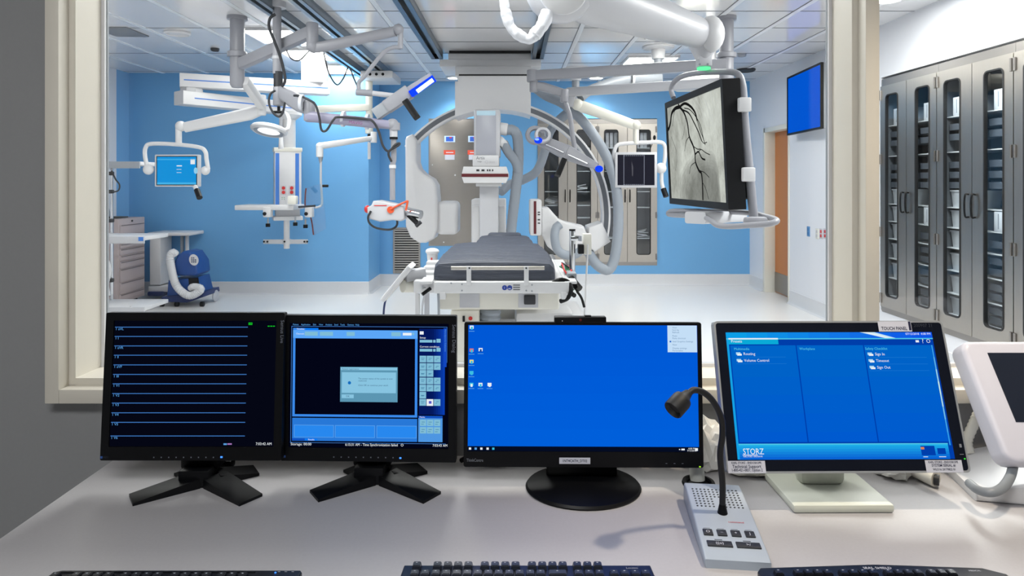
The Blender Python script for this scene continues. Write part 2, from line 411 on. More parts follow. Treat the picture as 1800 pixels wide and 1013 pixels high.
def yoke_monitor(root, c, yaw, w_, h, screen_mb, ybody=.05):
    """flat monitor on a boom: body part with screen sub-part; c = centre, yaw deg"""
    M = T(*c) @ RM(0, 0, yaw)
    mb = MB(M); mb.box((0, 0, 0), (w_, ybody, h), lgrey, bev=.008); b = part('monitor', mb, root)
    s = MB(M @ T(0, -ybody/2-.001, 0)); s.fixn = False; screen_mb(s, w_*.88, h*.86); part('screen', s, b)
    return b
def strap(root, pts, r=.008, m=dgrey): return part('cable', MB().tube(pts, r, m, 8), root)

# ---- boom A : grey column, two arms, monitor and lamp
A = V(-2.438, 5.77, CEIL)
r = thing('ceiling_boom', 'grey ceiling boom at far left carrying small blue monitor and blue-lit lamp', 'ceiling boom', A)
mb = MB(); mb.cyl(A+V(0, 0, -.03), A, .085, armgrey, n=32); mb.cyl(V(A.x, A.y, P(417, 95, 5.77).z), A, .061, armgrey, n=32); part('column', mb, r)
mb = MB(); z1 = P(0, 91, 5.77).z; z2 = P(0, 101, 5.77).z
mb.cyl((A.x, A.y, z2), (A.x, A.y, z1), .083, armgrey, bev=.006, n=32)
z3 = P(0, 155, 5.77).z
mb.lathe([(0, z3), (.045, z3+.005), (.06, z3+.03), (.062, z2), (0, z2)], armgrey, T(A.x, A.y, 0), 32)
part('hub', mb, r)
J = P(549, 80, 5.2)
mb = MB(); mb.beam(P(425, 112, 5.72), P(546, 57, 5.2), .075, .095, armgrey, bev=.012)
part('extension_arm', mb, r)
mb = MB(); mb.cyl(P(549, 88, 5.2), P(549, 40, 5.2), .047, armgrey, bev=.01); mb.ball(P(551, 82, 5.2), .052, armgrey); part('joint', mb, r)
mb = MB(); mb.sweep([P(556, 84, 5.2), P(580, 80, 5.17), P(695, 55, 5.0)], rr(.07, .09, .03, 3), armgrey, scales=[(1, .9), (1, 1), (.9, .85)])
mb.ball(P(700, 52, 5.0), .043, armgrey, (1, 1.1, 1)); mb.cyl(P(704, 86, 5.0), P(704, 52, 5.0), .02, armgrey); part('spring_arm', mb, r)
mb = MB(); mb.tube([P(704, 84, 5), P(690, 84, 5), P(672, 95, 5), P(640, 135, 5), P(631, 145, 5), P(631, 160, 5)], .016, armgrey)
mb.cyl(P(626, 162, 5), P(655, 164, 5), .026, armgrey, bev=.004); mb.cyl(P(655, 164, 5), P(705, 170, 5), .02, lgrey); part('lamp_yoke', mb, r)
mb = MB(); p0, p1 = P(660, 202, 4.95), P(757, 136, 4.95); dv = (p1-p0)
mb.beam(p0, p0+dv*.22, .09, .085, mgrey, bev=.01, up=(0, 1, 0)); mb.beam(p0+dv*.2, p0+dv*.62, .1, .1, armgrey, w1=.11, h1=.085, bev=.02, up=(0, 1, 0)); mb.beam(p0+dv*.6, p1+dv*.02, .075, .06, armgrey, w1=.06, h1=.045, bev=.01, up=(0, 1, 0))
lamp = part('lamp_head', mb, r)
off = V(.02, -.035, -.02)
mb = MB(); mb.beam(p0+dv*.60+off, p1+dv*.03+off, .05, .055, em('blue_led', (10, 60, 255), 1.4), bev=.012, up=(0, 1, 0)); part('blue_light_cover', mb, lamp)
mb = MB(); mb.beam(p0+dv*.70+off*1.3+V(.01, -.05, -.01), p1+dv*.01+off*1.3+V(.0, -.05, -.01), .03, .028, em('white_led', (190, 215, 255), 2.5), bev=.01, up=(0, 1, 0)); part('led_strip', mb, lamp)
mb = MB(); mb.beam(P(713, 178, 4.9), P(733, 207, 4.85), .05, .055, black, bev=.008, up=(0, 1, 0)); part('handle', mb, lamp)
# cables
strap(r, [P(503, 88, 5.4), P(512, 103, 5.4), P(526, 106, 5.4), P(543, 90, 5.3)], .006)
strap(r, [P(569, 93, 5.2), P(578, 128, 5.2), P(592, 149, 5.2), P(604, 137, 5.2), P(613, 118, 5.2), P(622, 138, 5.1), P(631, 158, 5.05)], .006)
# second arm with the small monitor
mb = MB(); mb.beam(P(430, 142, 5.77), P(460, 185, 6.1), .07, .085, white, bev=.012); mb.cyl(P(459, 203, 6.16), P(459, 167, 6.16), .045, white, bev=.008); part('extension_arm', mb, r)
mb = MB(); mb.sweep([P(460, 193, 6.16), P(440, 200, 6.16), P(325, 224, 6.16)], rr(.08, .12, .035, 3), white, scales=[(1, .8), (1, 1), (.8, .8)])
mb.ball(P(318, 222, 6.16), .05, white); mb.cyl(P(314, 254, 6.16), P(314, 222, 6.16), .028, white); part('spring_arm', mb, r)
mb = MB(); Y = 6.14
mb.tube([P(260, 298, Y), P(255, 275, Y), P(256, 260, Y), P(266, 253, Y), P(310, 254, Y), P(350, 259, Y), P(361, 267, Y), P(363, 280, Y), P(366, 298, Y)], .019, white)
mb.ball(P(261, 298, Y), .05, white, (1, .8, 1)); mb.ball(P(361, 300, Y), .042, white, (1, .8, 1)); part('monitor_yoke', mb, r)
mb = MB(); mb.cyl(P(343, 328, 6.1), P(348, 338, 6.05), .02, white); mb.cyl(P(346, 334, 6.07), P(351, 348, 6.02), .026, black); part('handle', mb, r)
def scrL(s, W, Hh):
    s.quad(-W/2-.008, W/2+.008, -Hh/2-.008, Hh/2+.008, .0006, gloss_black); s.quad(-W/2, W/2, -Hh/2, Hh/2, 0, em('cyan_screen', (16, 148, 224)))
    s.quad(-W/2, W/2, Hh/2-.03, Hh/2-.02, -.001, em('cyan_light', (70, 180, 235))); s.quad(-W/2, W/2, -Hh/2, -Hh/2+.02, -.001, em('cyan_light', (70, 180, 235)))
    wm = em('screen_white', (235, 240, 245)); s.quad(.13, .172, .06, .11, -.001, wm)
    s.quad(-.0, .05, .04, .05, -.001, wm)
    for i in range(2): s.quad(.0, .045, .01-i*.03, .014-i*.03, -.001, wm)
    s.ball((W/2-.005, 0, .0), .03, em('cyan_pale', (150, 210, 240)), (.6, .02, 1))
yoke_monitor(r, (-3.16, 6.16, 1.606), 0, .417, .302, scrL)

# ---- boom B : injector boom with dark cable
B = V(-1.917, 5.3, CEIL); Y = 5.25
r = thing('injector_boom', 'grey pole and jointed arm with looping dark cable holding the contrast injector', 'ceiling boom', B)
mb = MB(); mb.cyl(P(487, 14, 5.3), P(487, 1, 5.3), .07, lgrey); mb.cyl(P(487, 130, 5.3), P(487, 1, 5.3), .034, armgrey)
mb.cyl(P(487, 104, 5.3), P(487, 99, 5.3), .038, lgrey); part('pole', mb, r)
part('dark_sleeve', MB().cyl(P(489, 156, 5.3), P(489, 126, 5.3), .036, dgrey), r, label='dark grey sleeve')
mb = MB(); mb.cyl(P(490, 186, 5.3), P(490, 153, 5.3), .045, armgrey, bev=.008); part('hub', mb, r)
mb = MB(); mb.cyl(P(490, 199, 5.3), P(490, 187, 5.3), .012, black); mb.cyl(P(481, 197, 5.28), P(499, 197, 5.28), .011, black); part('knob', mb, r)
mb = MB(); mb.sweep([P(493, 162, 5.3), P(512, 173, 5.2), P(528, 183, 5.1), P(545, 190, 5.0)], rr(.07, .13, .03, 3), armgrey, scales=[(1, .8), (1, 1), (1, 1), (1, .9)]); mb.cyl(P(544, 213, 5), P(544, 178, 5), .043, armgrey, bev=.01); part('extension_arm', mb, r)
mb = MB(); mb.sweep([P(541, 205, 5.0), P(553, 206, 4.98), P(650, 216, 4.95), P(688, 220, 4.95)], rr(.08, .085, .03, 3), mauve, scales=[(1, 1), (1, .95), (1, .9), (1, .75)])
mb.text('MAVIG', .034, mat('magenta_ink', (130, 60, 120), .5), T(*P(613, 215, 4.902)) @ RM(0, 5, 0))
mb.ball(P(690, 219, 4.95), .046, armgrey); mb.cyl(P(694, 229, 4.95), P(694, 216, 4.95), .04, armgrey); part('spring_arm', mb, r)
mb = MB(); mb.cyl(P(692, 243, 4.95), P(692, 228, 4.95), .03, lgrey); mb.cyl(P(692, 245, 4.95), P(692, 241, 4.95), .031, black); mb.tube([P(692, 243, 4.95), P(692, 262, 4.95), P(692, 280, 4.95), P(690, 295, 4.95), P(690, 352, 4.95)], .021, armgrey); mb.cyl(P(690, 296, 4.95), P(690, 290, 4.95), .026, white); part('drop_tube', mb, r)
for px, py in ((530, 180), (603, 209), (645, 214)): part('cable_strap', MB().cyl(P(px-2, py, 4.98), P(px+3, py+.4, 4.98), .06, mat('clear_strap', (215, 218, 226), .3), n=16), r)
strap(r, [P(484, 25, 5.2), P(475, 32, 5.2), P(473, 48, 5.2), P(482, 72, 5.2), P(492, 98, 5.2), P(499, 125, 5.2), P(501, 142, 5.2), P(496, 152, 5.22)], .012)
strap(r, [P(484, 159, 5.2), P(475, 166, 5.2), P(473, 182, 5.2), P(480, 198, 5.2), P(490, 205, 5.2), P(497, 198, 5.2), P(501, 180, 5.2)], .009)
strap(r, [P(517, 168, 5.1), P(525, 168, 5.05), P(540, 174, 4.9), P(554, 184, 4.9), P(561, 205, 4.9), P(565, 228, 4.9), P(574, 229, 4.9), P(586, 211, 4.88), P(596, 206, 4.9), P(640, 209, 4.9), P(655, 213, 4.88), P(666, 232, 4.88), P(673, 256, 4.88), P(683, 266, 4.9), P(694, 255, 4.9), P(702, 252, 4.9), P(700, 256, 4.9), P(686, 264, 4.9), P(683, 272, 4.9), P(688, 284, 4.92)], .009)
# ---- contrast injector
Y = 4.95
r = thing('contrast_injector', 'white contrast injector with orange knob and orange handle hanging on grey tube', 'injector', P(690, 390, Y))
poly = [(650, 372), (650, 364), (657, 360), (660, 353), (668, 352), (712, 361), (714, 384), (708, 388), (694, 386), (672, 389), (654, 384)]
q = [(p_.x, p_.z) for p_ in (P(a, b, Y) for a, b in poly)]
mb = MB(); mb.prism(q, Y-.09, Y+.09, lgrey, .012); mb.bb(P(662, 0, Y).x, P(684, 0, Y).x, Y-.093, Y-.09, P(0, 361.5, Y).z, P(0, 360, Y).z, red); part('body', mb, r)
mb = MB(); mb.ball(P(646, 368, Y), .03, red, (.8, 1, 1)); mb.cyl(P(646, 368, Y), P(652, 369, Y), .02, red); part('side_knob', mb, r)
mb = MB(); mb.cyl(P(686.5, 369, Y-.1), P(686.5, 369, Y-.075), .026, orange); mb.tube([P(687, 368, Y-.1), P(700, 361, Y-.1), P(715.5, 354, Y-.1), P(716, 357, Y-.1), P(713.5, 370, Y-.1)], .008, orange, k=3); part('handle', mb, r)
mb = MB(); mb.beam(P(713, 373, Y-.02), P(735, 394, Y-.12), .035, .025, black, bev=.004); mb.cyl(P(731, 398, Y-.12), P(740, 390, Y-.12), .014, dgrey); part('arm', mb, r)
mb = MB(); mb.cyl(P(714, 372, Y-.03), P(740, 378, Y-.08), .034, chrome, n=20); part('syringe', mb, r)
strap(r, [P(652, 371, Y-.1), P(647, 382, Y-.1), P(650, 393, Y-.08), P(662, 401, Y-.05), P(682, 404, Y-.02), P(693, 401, Y), P(698, 395, Y), P(698, 386, Y)], .008)

# ---- boom C : white twin beam supply boom with service head
C0_ = V(-2.42, 7.75, CEIL)
r = thing('supply_boom', 'white twin beam ceiling supply boom with blue striped service head and red sockets', 'ceiling boom', C0_)
part('ceiling_column', MB().bb(P(533, 0, 7.7).x, P(569, 0, 7.7).x, 7.62, 7.9, P(0, 146, 7.7).z, CEIL, white, .01), r)
mb = MB(); a, b = P(316, 142, 7.12), P(577, 157, 7.82); mb.beam(a, b, .2, .15, white, bev=.012)
dd = (b-a).normalized(); sd_ = dd.cross(V(0, 0, 1)).normalized()*.101; mb.beam(a+dd*.04+sd_, b-dd*.02+sd_, .004, .012, bstripe, bev=.001)
part('upper_beam', mb, r)
mb = MB(); mb.cyl(P(337, 163, 7.2), P(337, 153, 7.2), .12, white, n=8); part('bearing', mb, r)
mb = MB(); a, b = P(314, 172, 7.08), P(513, 192, 8.15); mb.beam(a, b, .22, .15, white, bev=.012); dd = (b-a).normalized(); mb.beam(a+dd*.12+V(.0, 0, .0)+dd.cross(V(0, 0, 1))*.111, b+dd.cross(V(0, 0, 1))*.111, .004, .012, bstripe, bev=.001); part('lower_beam', mb, r)
Yh = 8.1
mb = MB(); mb.lathe([(0, P(0, 212, Yh).z), (.08, P(0, 212, Yh).z), (.16, P(0, 203, Yh).z), (.16, P(0, 197, Yh).z), (0, P(0, 197, Yh).z)], white, T(P(507, 0, Yh).x, Yh, 0))
mb.cyl(P(507, 272, Yh), P(507, 200, Yh), .085, white); mb.cyl(P(494, 270, Yh-.1), P(494, 200, Yh-.1), .022, lgrey); part('drop_column', mb, r)
HM = T(P(505, 0, Yh).x, Yh, P(0, 320, Yh).z) @ RM(0, 0, 24)
hd = MB(HM); zt = .38; zb = -.30
hd.bb(-.155, .155, -.12, .12, zb, zt, white, .006); hd.bb(-.165, .165, -.13, .13, zt-.01, zt+.04, offwhite, .006); hd.bb(-.17, .17, -.14, .14, zb-.17, zb-.12, white, .008); hd.bb(-.14, .14, -.11, .11, zb-.13, zb, lgrey)
head = part('service_head', hd, r)
mb = MB(HM)
for x in (-.125, .105): mb.bb(x-.022, x+.022, -.123, -.12, zb+.02, zt-.03, bstripe)
for y in (-.09, .09): mb.bb(.155, .158, y-.02, y+.02, zb+.02, zt-.03, bstripe)
part('blue_strip', mb, head)
for x, z in ((-.055, -.1), (.04, -.1)):
    mb = MB(HM); mb.bb(x-.033, x+.033, -.125, -.12, z-.055, z+.055, lgrey)
    for dz in (-.026, .026): mb.cyl((x, -.13, z+dz), (x, -.124, z+dz), .021, red)
    part('red_socket', mb, head)
for z in (.14, -.1):
    mb = MB(HM); mb.bb(.155, .16, -.05, .05, z-.055, z+.055, lgrey)
    for dy in (-.025, .025):
        for dz in (-.026, .026): mb.bb(.16, .164, dy-.014, dy+.014, z+dz-.018, z+dz+.018, red)
    part('red_socket', mb, head)
mb = MB(HM)
for x in (-.07, -.045):
    for z in (-.19, -.21): mb.cyl((x, -.123, z), (x, -.12, z), .005, mat('green_lamp', (30, 150, 80), .4), n=8)
mb.bb(.01, .065, -.123, -.12, -.23, -.17, mgrey); part('control_plate', mb, head)
mb = MB(); a = P(417, 364, 7.8); b = P(520, 364, 7.8)
mb.bb(a.x, b.x, 7.72, 8.12, a.z-.035, a.z+.025, white, .01); mb.cyl(P(415, 364, 7.75), P(420, 364, 7.75), .02, mgrey); part('tray', mb, r)
mb = MB()
for px in (471, 544): mb.box(P(px, 373, 7.75), (.09, .09, .12), white, bev=.01); mb.ball(P(px-6, 376, 7.7), .022, black)
mb.box(P(515, 352, 7.72), (.1, .1, .1), offwhite, bev=.012); mb.cyl(P(525, 364, 7.7), P(554, 362, 7.65), .012, dgrey); part('clamp', mb, r)
for px, py in ((471, 395), (519, 393), (537, 397)):
    mb = MB(); mb.cyl(P(px, py+4, 7.75), P(px, py-2, 7.75), .026, black); mb.cyl(P(px, py-2, 7.75), P(px, py-12, 7.75), .01, mgrey); part('hanging_knob', mb, r)
mb = MB(); mb.cyl(P(504, 437, 8.1), P(504, 385, 8.1), .036, white); part('lower_column', mb, r)
mb = MB(); z = P(0, 425, 8.1).z; mb.beam(P(463, 425, 8.05), P(541, 425, 8.15), .03, .055, lgrey, bev=.004)
mb.cyl(V(P(504, 0, 8.1).x, 8.1, z-.03), V(P(504, 0, 8.1).x, 8.1, z+.03), .05, white)
for px in (464, 470, 500, 535, 540): mb.cyl(P(px, 425, 7.98), P(px, 425, 8.14), .012, black)
part('crossbar', mb, r)
# ring lamp
L0 = P(473, 228, 7.3)
r = thing('ring_lamp', 'round white ring shaped examination lamp on thin curved arm', 'lamp', L0)
Rl = T(*L0) @ RM(-16, 5, 0)
mb = MB(); mb.lathe([(.13, -.02), (.17, -.035), (.195, -.02), (.2, .0), (.185, .02), (.14, .022), (.13, .01), (.13, -.02)], white, Rl, 40); hd_ = part('lamp_head', mb, r)
part('diffuser', MB().lathe([(0, -.02), (.13, -.02), (.13, 0), (0, 0)], em('ring_lamp', (250, 250, 255), 1.5), Rl, 40), hd_)
part('inner_ring', MB().lathe([(.12, -.021), (.15, -.032), (.155, -.034), (.155, -.036), (.12, -.025), (.12, -.021)], mgrey, Rl, 40), hd_)
mb = MB(); mb.tube([P(500, 228, 7.3), P(506, 226, 7.3), P(508, 210, 7.4), P(503, 200, 7.6), P(497, 197, 7.8)], .02, white); mb.cyl(P(494, 262, 7.6), P(494, 240, 7.6), .03, white, .022); part('arm', mb, r)

# ---- boom D : cream pole with radiation shield
r = thing('shield_boom', 'cream pole under ceiling rails with jointed arm and clear radiation shield', 'ceiling boom', P(649, 126, 8.4))
mb = MB(); mb.cyl(P(649, 208, 8.4), V(P(649, 0, 8.4).x, 8.4, CEIL-.172), .043, offwhite); mb.cyl(P(649, 235, 8.4), P(649, 203, 8.4), .05, offwhite, bev=.008); part('pole', mb, r)
mb = MB(); mb.beam(P(548, 193, 8.2), P(648, 189, 8.38), .08, .085, offwhite, bev=.01); part('upper_arm', mb, r)
mb = MB(); mb.cyl(P(649, 247, 8.4), P(649, 236, 8.4), .03, black, .02); mb.cyl(P(649, 250, 8.4), P(649, 280, 8.4), .02, white); part('knob', mb, r)
mb = MB(); mb.cyl(P(657, 251, 8.3), P(657, 232, 8.3), .04, white); mb.sweep([P(655, 243, 8.3), P(575, 255, 7.9), P(563, 257, 7.85)], rr(.07, .08, .03, 3), white, scales=[.8, 1, 1]); mb.ball(P(562, 257, 7.85), .045, white); mb.cyl(P(562, 276, 7.85), P(562, 256, 7.85), .042, white); part('spring_arm', mb, r)
mb = MB(); mb.cyl(P(563.5, 287, 7.85), P(563.5, 276, 7.85), .012, mgrey, .03); mb.tube([P(564, 284, 7.85), P(564, 320, 7.85), P(566, 355, 7.85), P(562, 363, 7.8), P(554, 365, 7.75)], .014, lgrey, 8); part('drop_tube', mb, r)
mb = MB(); mb.cyl(P(567, 327, 7.75), P(577, 327, 7.75), .016, black); part('handle', mb, r)
poly = [(537, 332), (540, 330), (564, 323), (567, 340), (572, 380), (573, 402), (552, 414), (549, 395), (544, 375), (537, 366)]
q = [(v_.x, v_.z) for v_ in (P(a, b, 7.8) for a, b in poly)]
sh = part('shield', MB().prism(q, 7.795, 7.805, acryl), r)
part('shield_edge', MB().tube([P(538, 331, 7.8), P(536.5, 345, 7.8), P(537, 364, 7.8), P(543, 373, 7.8), P(548, 390, 7.8), P(551, 413, 7.8)], .009, brown, 6), sh)
#@@CARM
# ---- ceiling carriage with C-arm (plane B)
Y = 6.9
r = thing('ceiling_c_arm', 'large white C-shaped imaging arm hanging from ceiling carriage above the patient table', 'imaging machine', V(-.2, 7.3, CEIL))
mb = MB(); p = lambda x, y, Y_=7.3: P(x, y, Y_)
mb.bb(p(788, 0).x, p(934, 0).x, 7.3, 7.9, p(0, 117).z, p(0, 94).z-.0, white, .006)
mb.bb(p(773, 0).x, p(951, 0).x, 7.28, 7.9, p(0, 117.5).z, p(0, 105).z, white, .006)
mb.bb(p(800, 0, 7.2).x, p(934, 0, 7.2).x, 7.2, 7.8, p(0, 134, 7.2).z, p(0, 116, 7.2).z, white, .01)
part('carriage', mb, r)
part('brush_strip', MB().bb(p(790, 0).x, p(933, 0).x, 7.27, 7.3, p(0, 94).z, p(0, 90).z, black), r, label='black brush strip')
cx, cz = P(872, 378, Y).x, P(872, 378, Y).z; RO = 200*Y/F
# hanging block with an arched underside
mb = MB(); arch = []
xa, xb = P(800, 0, Y-.12).x, P(933, 0, Y-.12).x; zt = P(0, 133.5, Y-.12).z
for i in range(13):
    x = xb+(xa-xb)*i/12; arch.append((x, cz+math.sqrt(max((RO-.09)**2-(x-cx)**2, .01))-.01))
mb.prism([(xa, zt-.06), (xa+.03, zt-.06), (xa+.03, zt), (xb-.03, zt), (xb-.03, zt-.06), (xb, zt-.06)]+arch, Y-.14, Y+.3, white, .006); part('support_block', mb, r)
part('slot', MB().bb(xa+.04, xb-.04, Y-.143, Y-.1, zt-.001, zt+.014, black), r)
def arcp(R, a0, a1, n=48): return [V(cx+R*math.cos(math.radians(a0+(a1-a0)*i/n)), Y, cz+R*math.sin(math.radians(a0+(a1-a0)*i/n))) for i in range(n+1)]
mb = MB(); mb.sweep(arcp(RO-.045, -14, 143), rr(.092, .12, .012, 2), white, up=(0, 1, 0)); 
mb.v = mb.v
part('c_ring', mb, r)
mb = MB(); mb.sweep(arcp(RO-.045, -12, 140), [(-.024, -.063), (.024, -.063), (.024, -.055), (-.024, -.055)], mat('ring_channel_grey', (92, 96, 103), .35), up=(0, 1, 0)); part('ring_channel', mb, r, label='dark grey channel along the ring')
poly = [(712.6, 246), (715, 240), (725, 236), (732, 246), (732, 284), (736, 296), (746, 306), (760, 314), (767, 325), (769.5, 354), (769, 404), (763, 420), (749, 427), (737, 427), (722, 417), (713.5, 398)]
q = [(v_.x, v_.z) for v_ in (P(a, b, 6.75) for a, b in poly)]
mb = MB(); mb.prism(q, 6.72, 7.1, white, .03); part('tube_arm_cover', mb, r)
mb = MB(); c = P(787, 383, 6.85); mb.box((c.x, 6.95, c.z), (38*6.85/F, .34, 58*6.85/F), white, bev=.05, seg=4); mb.box((P(772, 0, 6.85).x, 6.95, c.z), (.08, .3, .31), white, bev=.02); part('x_ray_tube', mb, r)
poly = [(951, 365), (964, 365), (972, 374), (983, 386), (994, 391), (1012, 395), (1026, 398), (1030, 408), (1040, 424), (1036, 446), (1004, 450), (977, 445), (962, 433), (955, 418), (951, 412)]
q = [(v_.x, v_.z) for v_ in (P(a, b, 6.75) for a, b in poly)]
mb = MB(); mb.prism(q, 6.7, 7.08, white, .025); q = [(v_.x, v_.z) for v_ in (P(a, b, 6.75) for a, b in ((1034, 399), (1057, 391), (1072, 424), (1044, 442), (1032, 432)))]; mb.prism(q, 6.68, 7.06, white, .015); part('detector_arm_cover', mb, r)
mb = MB(); a, b = P(931, 351, 6.7), P(952, 414, 6.7); mb.bb(a.x, b.x, 6.66, 7.06, b.z, a.z, white, .02); dt = part('detector', mb, r)
mb = MB(); mb.bb(P(938, 0, 6.7).x, P(942.5, 0, 6.7).x, 6.655, 6.662, b.z+.02, a.z-.015, dred)
part('red_stripe', mb, dt)
mb = MB()
for py in (373, 377, 386, 392): mb.bb(P(945, 0, 6.7).x, P(949, 0, 6.7).x, 6.655, 6.661, P(0, py+1, 6.7).z, P(0, py-1, 6.7).z, dgrey)
part('button', mb, dt)
h1 = MB(); h1.tube([P(984, 395, 6.6), P(977, 402, 6.58), P(975, 418, 6.55), P(979, 437, 6.55), P(990, 447, 6.55), P(1006, 449, 6.55), P(1020, 442, 6.55)], .045, hosegrey, 14); part('cable_hose', h1, r)
h1 = MB(); h1.hose([P(936, 150, 6.9), P(960, 168, 6.9), P(990, 182, 6.8), P(1020, 208, 6.7), P(1045, 240, 6.6), P(1068, 280, 6.6), P(1083, 330, 6.6), P(1087, 385, 6.6), P(1083, 440, 6.6), P(1074, 470, 6.6), P(1062, 474, 6.6), P(1046, 462, 6.65), P(1034, 443, 6.75)], .052, hosegrey, .03, .03, 16); part('cable_hose', h1, r)
h1 = MB(); h1.hose([P(1002, 195, 6.95), P(980, 214, 7.2), P(965, 235, 7.3), P(958, 265, 7.3), P(944, 300, 7.3), P(920, 316, 7.3), P(895, 325, 7.3), P(880, 338, 7.2)], .05, hosegrey, .03, .03, 16); part('cable_hose', h1, r)

# ---- plane A: floor mounted stand with detector
Y = 6.1
r = thing('floor_c_arm_stand', 'white floor mounted imaging stand with dark red striped detector facing the table head', 'imaging machine', V(-.2, 6.7, 0))
mb = MB(); a, b = P(833, 192, Y), P(879, 275, Y); mb.bb(a.x, b.x, Y, Y+.35, b.z-.01, a.z, lgrey, .02); mb.bb(P(837, 0, Y).x, P(872, 0, Y).x, Y-.006, Y, b.z, P(0, 200, Y).z, mat('detector_front_grey', (166, 168, 178), .35), .004)
part('detector_arm', mb, r)
part('pale_cap', MB().bb(P(838, 0, Y).x, P(871, 0, Y).x, Y-.008, Y-.004, P(0, 203, Y).z, P(0, 195, Y).z, mat('pale_blue_cap', (176, 208, 224), .3)), r)
mb = MB(); a, b = P(831, 273, Y), P(877, 293, Y); mb.bb(a.x, b.x, Y-.03, Y+.3, b.z, a.z, white, .01)
mb.text('Artis', .04, inkgrey, T(*P(837, 278, Y-.031))); mb.text('zeego', .018, inkgrey, T(*P(839, 284, Y-.031))); mb.text('Q.zen', .04, lgrey, T(*P(852, 285, Y-.0315)))
part('neck', mb, r)
mb = MB(); a, b = P(812, 293, Y-.1), P(894, 322, Y-.1)
prof = [(P(815, 0, Y-.1).x, a.z), (P(890, 0, Y-.1).x, a.z), (b.x, P(0, 305, Y).z), (b.x, P(0, 312, Y).z), (P(889, 0, Y).x, b.z), (P(817, 0, Y).x, b.z), (a.x, P(0, 312, Y).z), (a.x, P(0, 305, Y).z)]
mb.prism(prof, Y-.12, Y+.33, white, .006); dt = part('detector', mb, r)
part('red_stripe', MB().bb(P(811.5, 0, Y-.12).x, P(893.5, 0, Y-.12).x, Y-.128, Y+.2, P(0, 311, Y-.12).z, P(0, 305.5, Y-.12).z, dred), dt)
mb = MB()
for px in (840, 849, 857, 861, 866): mb.box(P(px, 299.5, Y-.122), (.028 if px < 855 else .012, .004, .018), dgrey)
part('button', mb, dt)
mb = MB(); a, b = P(843, 322, Y+.1), P(876, 470, Y+.1); mb.bb(a.x, b.x, Y+.1, Y+.28, .35, a.z, lgrey, .012); mb.bb(P(843, 0, Y+.1).x-.03, b.x+.03, Y+.02, Y+.3, P(0, 328, Y).z, P(0, 322, Y).z, white, .005); part('c_arm_column', mb, r)
mb = MB(); a, b = P(829, 350, 6.7), P(889, 0, 6.7); mb.bb(a.x, b.x, 6.65, 7.1, .02, a.z, white, .015); mb.bb(P(830, 0, 6.5).x, P(843, 0, 6.5).x, 6.5, 6.66, .02, P(0, 362, 6.5).z, white, .01); mb.bb(P(876, 0, 6.5).x, P(888, 0, 6.5).x, 6.5, 6.66, .02, P(0, 362, 6.5).z, white, .01); mb.bb(a.x-.15, b.x+.15, 6.4, 7.3, 0, .12, white, .02); part('stand', mb, r)
mb = MB(); mb.cyl(P(878, 226, Y+.15), P(892, 228, Y+.15), .06, white, bev=.01); mb.cyl(P(878, 255, Y+.1), P(888, 246, Y+.1), .05, white, bev=.01); part('hose_port', mb, r)
h1 = MB(); h1.hose([P(890, 228, Y+.15), P(903, 230, Y+.15), P(910, 245, Y+.15), P(911, 290, Y+.15), P(906, 340, Y+.2), P(900, 390, Y+.3), P(896, 440, Y+.35)], .05, hosegrey, .03, .03, 16); part('cable_hose', h1, r)
h1 = MB(); h1.hose([P(884, 250, Y+.1), P(894, 268, Y+.1), P(906, 284, Y+.1), P(911, 300, Y+.14)], .045, hosegrey, .03, .03, 16); part('cable_hose', h1, r)

# ---- patient table
r = thing('patient_table', 'white patient table with wrinkled charcoal mattress in the middle of the room', 'table', V(.0, 3.6, 0))
def tz(py, Y_): return P(0, py, Y_).z
zt = 1.055
mb = MB()   # mattress from stations: (Y, xl, xr, ztop)
st = [(2.93, -.33, .155, zt+.03), (2.95, -.36, .185, zt+.075), (3.0, -.365, .19, zt+.09), (3.3, -.362, .188, zt+.095), (3.70, -.352, .158, zt+.095), (3.76, -.335, .15, zt+.085), (3.80, -.238, .132, zt+.085), (4.2, -.23, .112, zt+.09), (4.34, -.225, .10, zt+.085), (4.38, -.2, .08, zt+.03)]
pr = [(-.5, 0), (-.5, .35), (-.49, .7), (-.46, .92), (-.3, 1), (-.1, 1.01), (.1, 1.01), (.3, 1), (.46, .92), (.49, .7), (.5, .35), (.5, 0)]
vv = []; ff = []; n = len(pr); random.seed(3)
fine = []
for (a, b) in zip(st, st[1:]):
    k = max(1, int((b[0]-a[0])/.035))
    for i in range(k): t = i/k; fine.append([a[j]+(b[j]-a[j])*t for j in range(4)])
fine.append(list(st[-1]))
for i, (y, xl, xr, z) in enumerate(fine):
    wob = .004*math.sin(i*2.1)+.003*math.sin(i*.9+1)
    for (u, h) in pr: vv.append(((xl+xr)/2+u*(xr-xl), y, zt+.005+h*(z-zt+(wob if .05 < i/len(fine) < .97 else 0))))
for i in range(len(fine)-1):
    for j in range(n-1): ff.append([i*n+j, i*n+j+1, (i+1)*n+j+1, (i+1)*n+j])
    ff.append([i*n+n-1, i*n, (i+1)*n, (i+1)*n+n-1])
ff += [list(range(n)), [(len(fine)-1)*n+j for j in range(n)][::-1]]
mb.add(vv, ff, mattress); mb.text('\u2014 \u2014 \u2014\u2014', .02, mgrey, T(-.14, 3.0, zt+.098) @ RM(-90, 0, 0)); part('mattress', mb, r)
mb = MB(); mb.bb(-.17, .05, 4.2, 4.34, zt+.07, zt+.112, mattress, .02); part('pillow', mb, r)
mb = MB(); mb.prism([(0, 0), (0, 0), ], 0, 0, white) if False else None
pts = [(-.37, 2.94), (.225, 2.94), (.225, 3.75), (.15, 3.85), (.12, 4.4), (-.24, 4.4), (-.26, 3.85), (-.37, 3.75)]
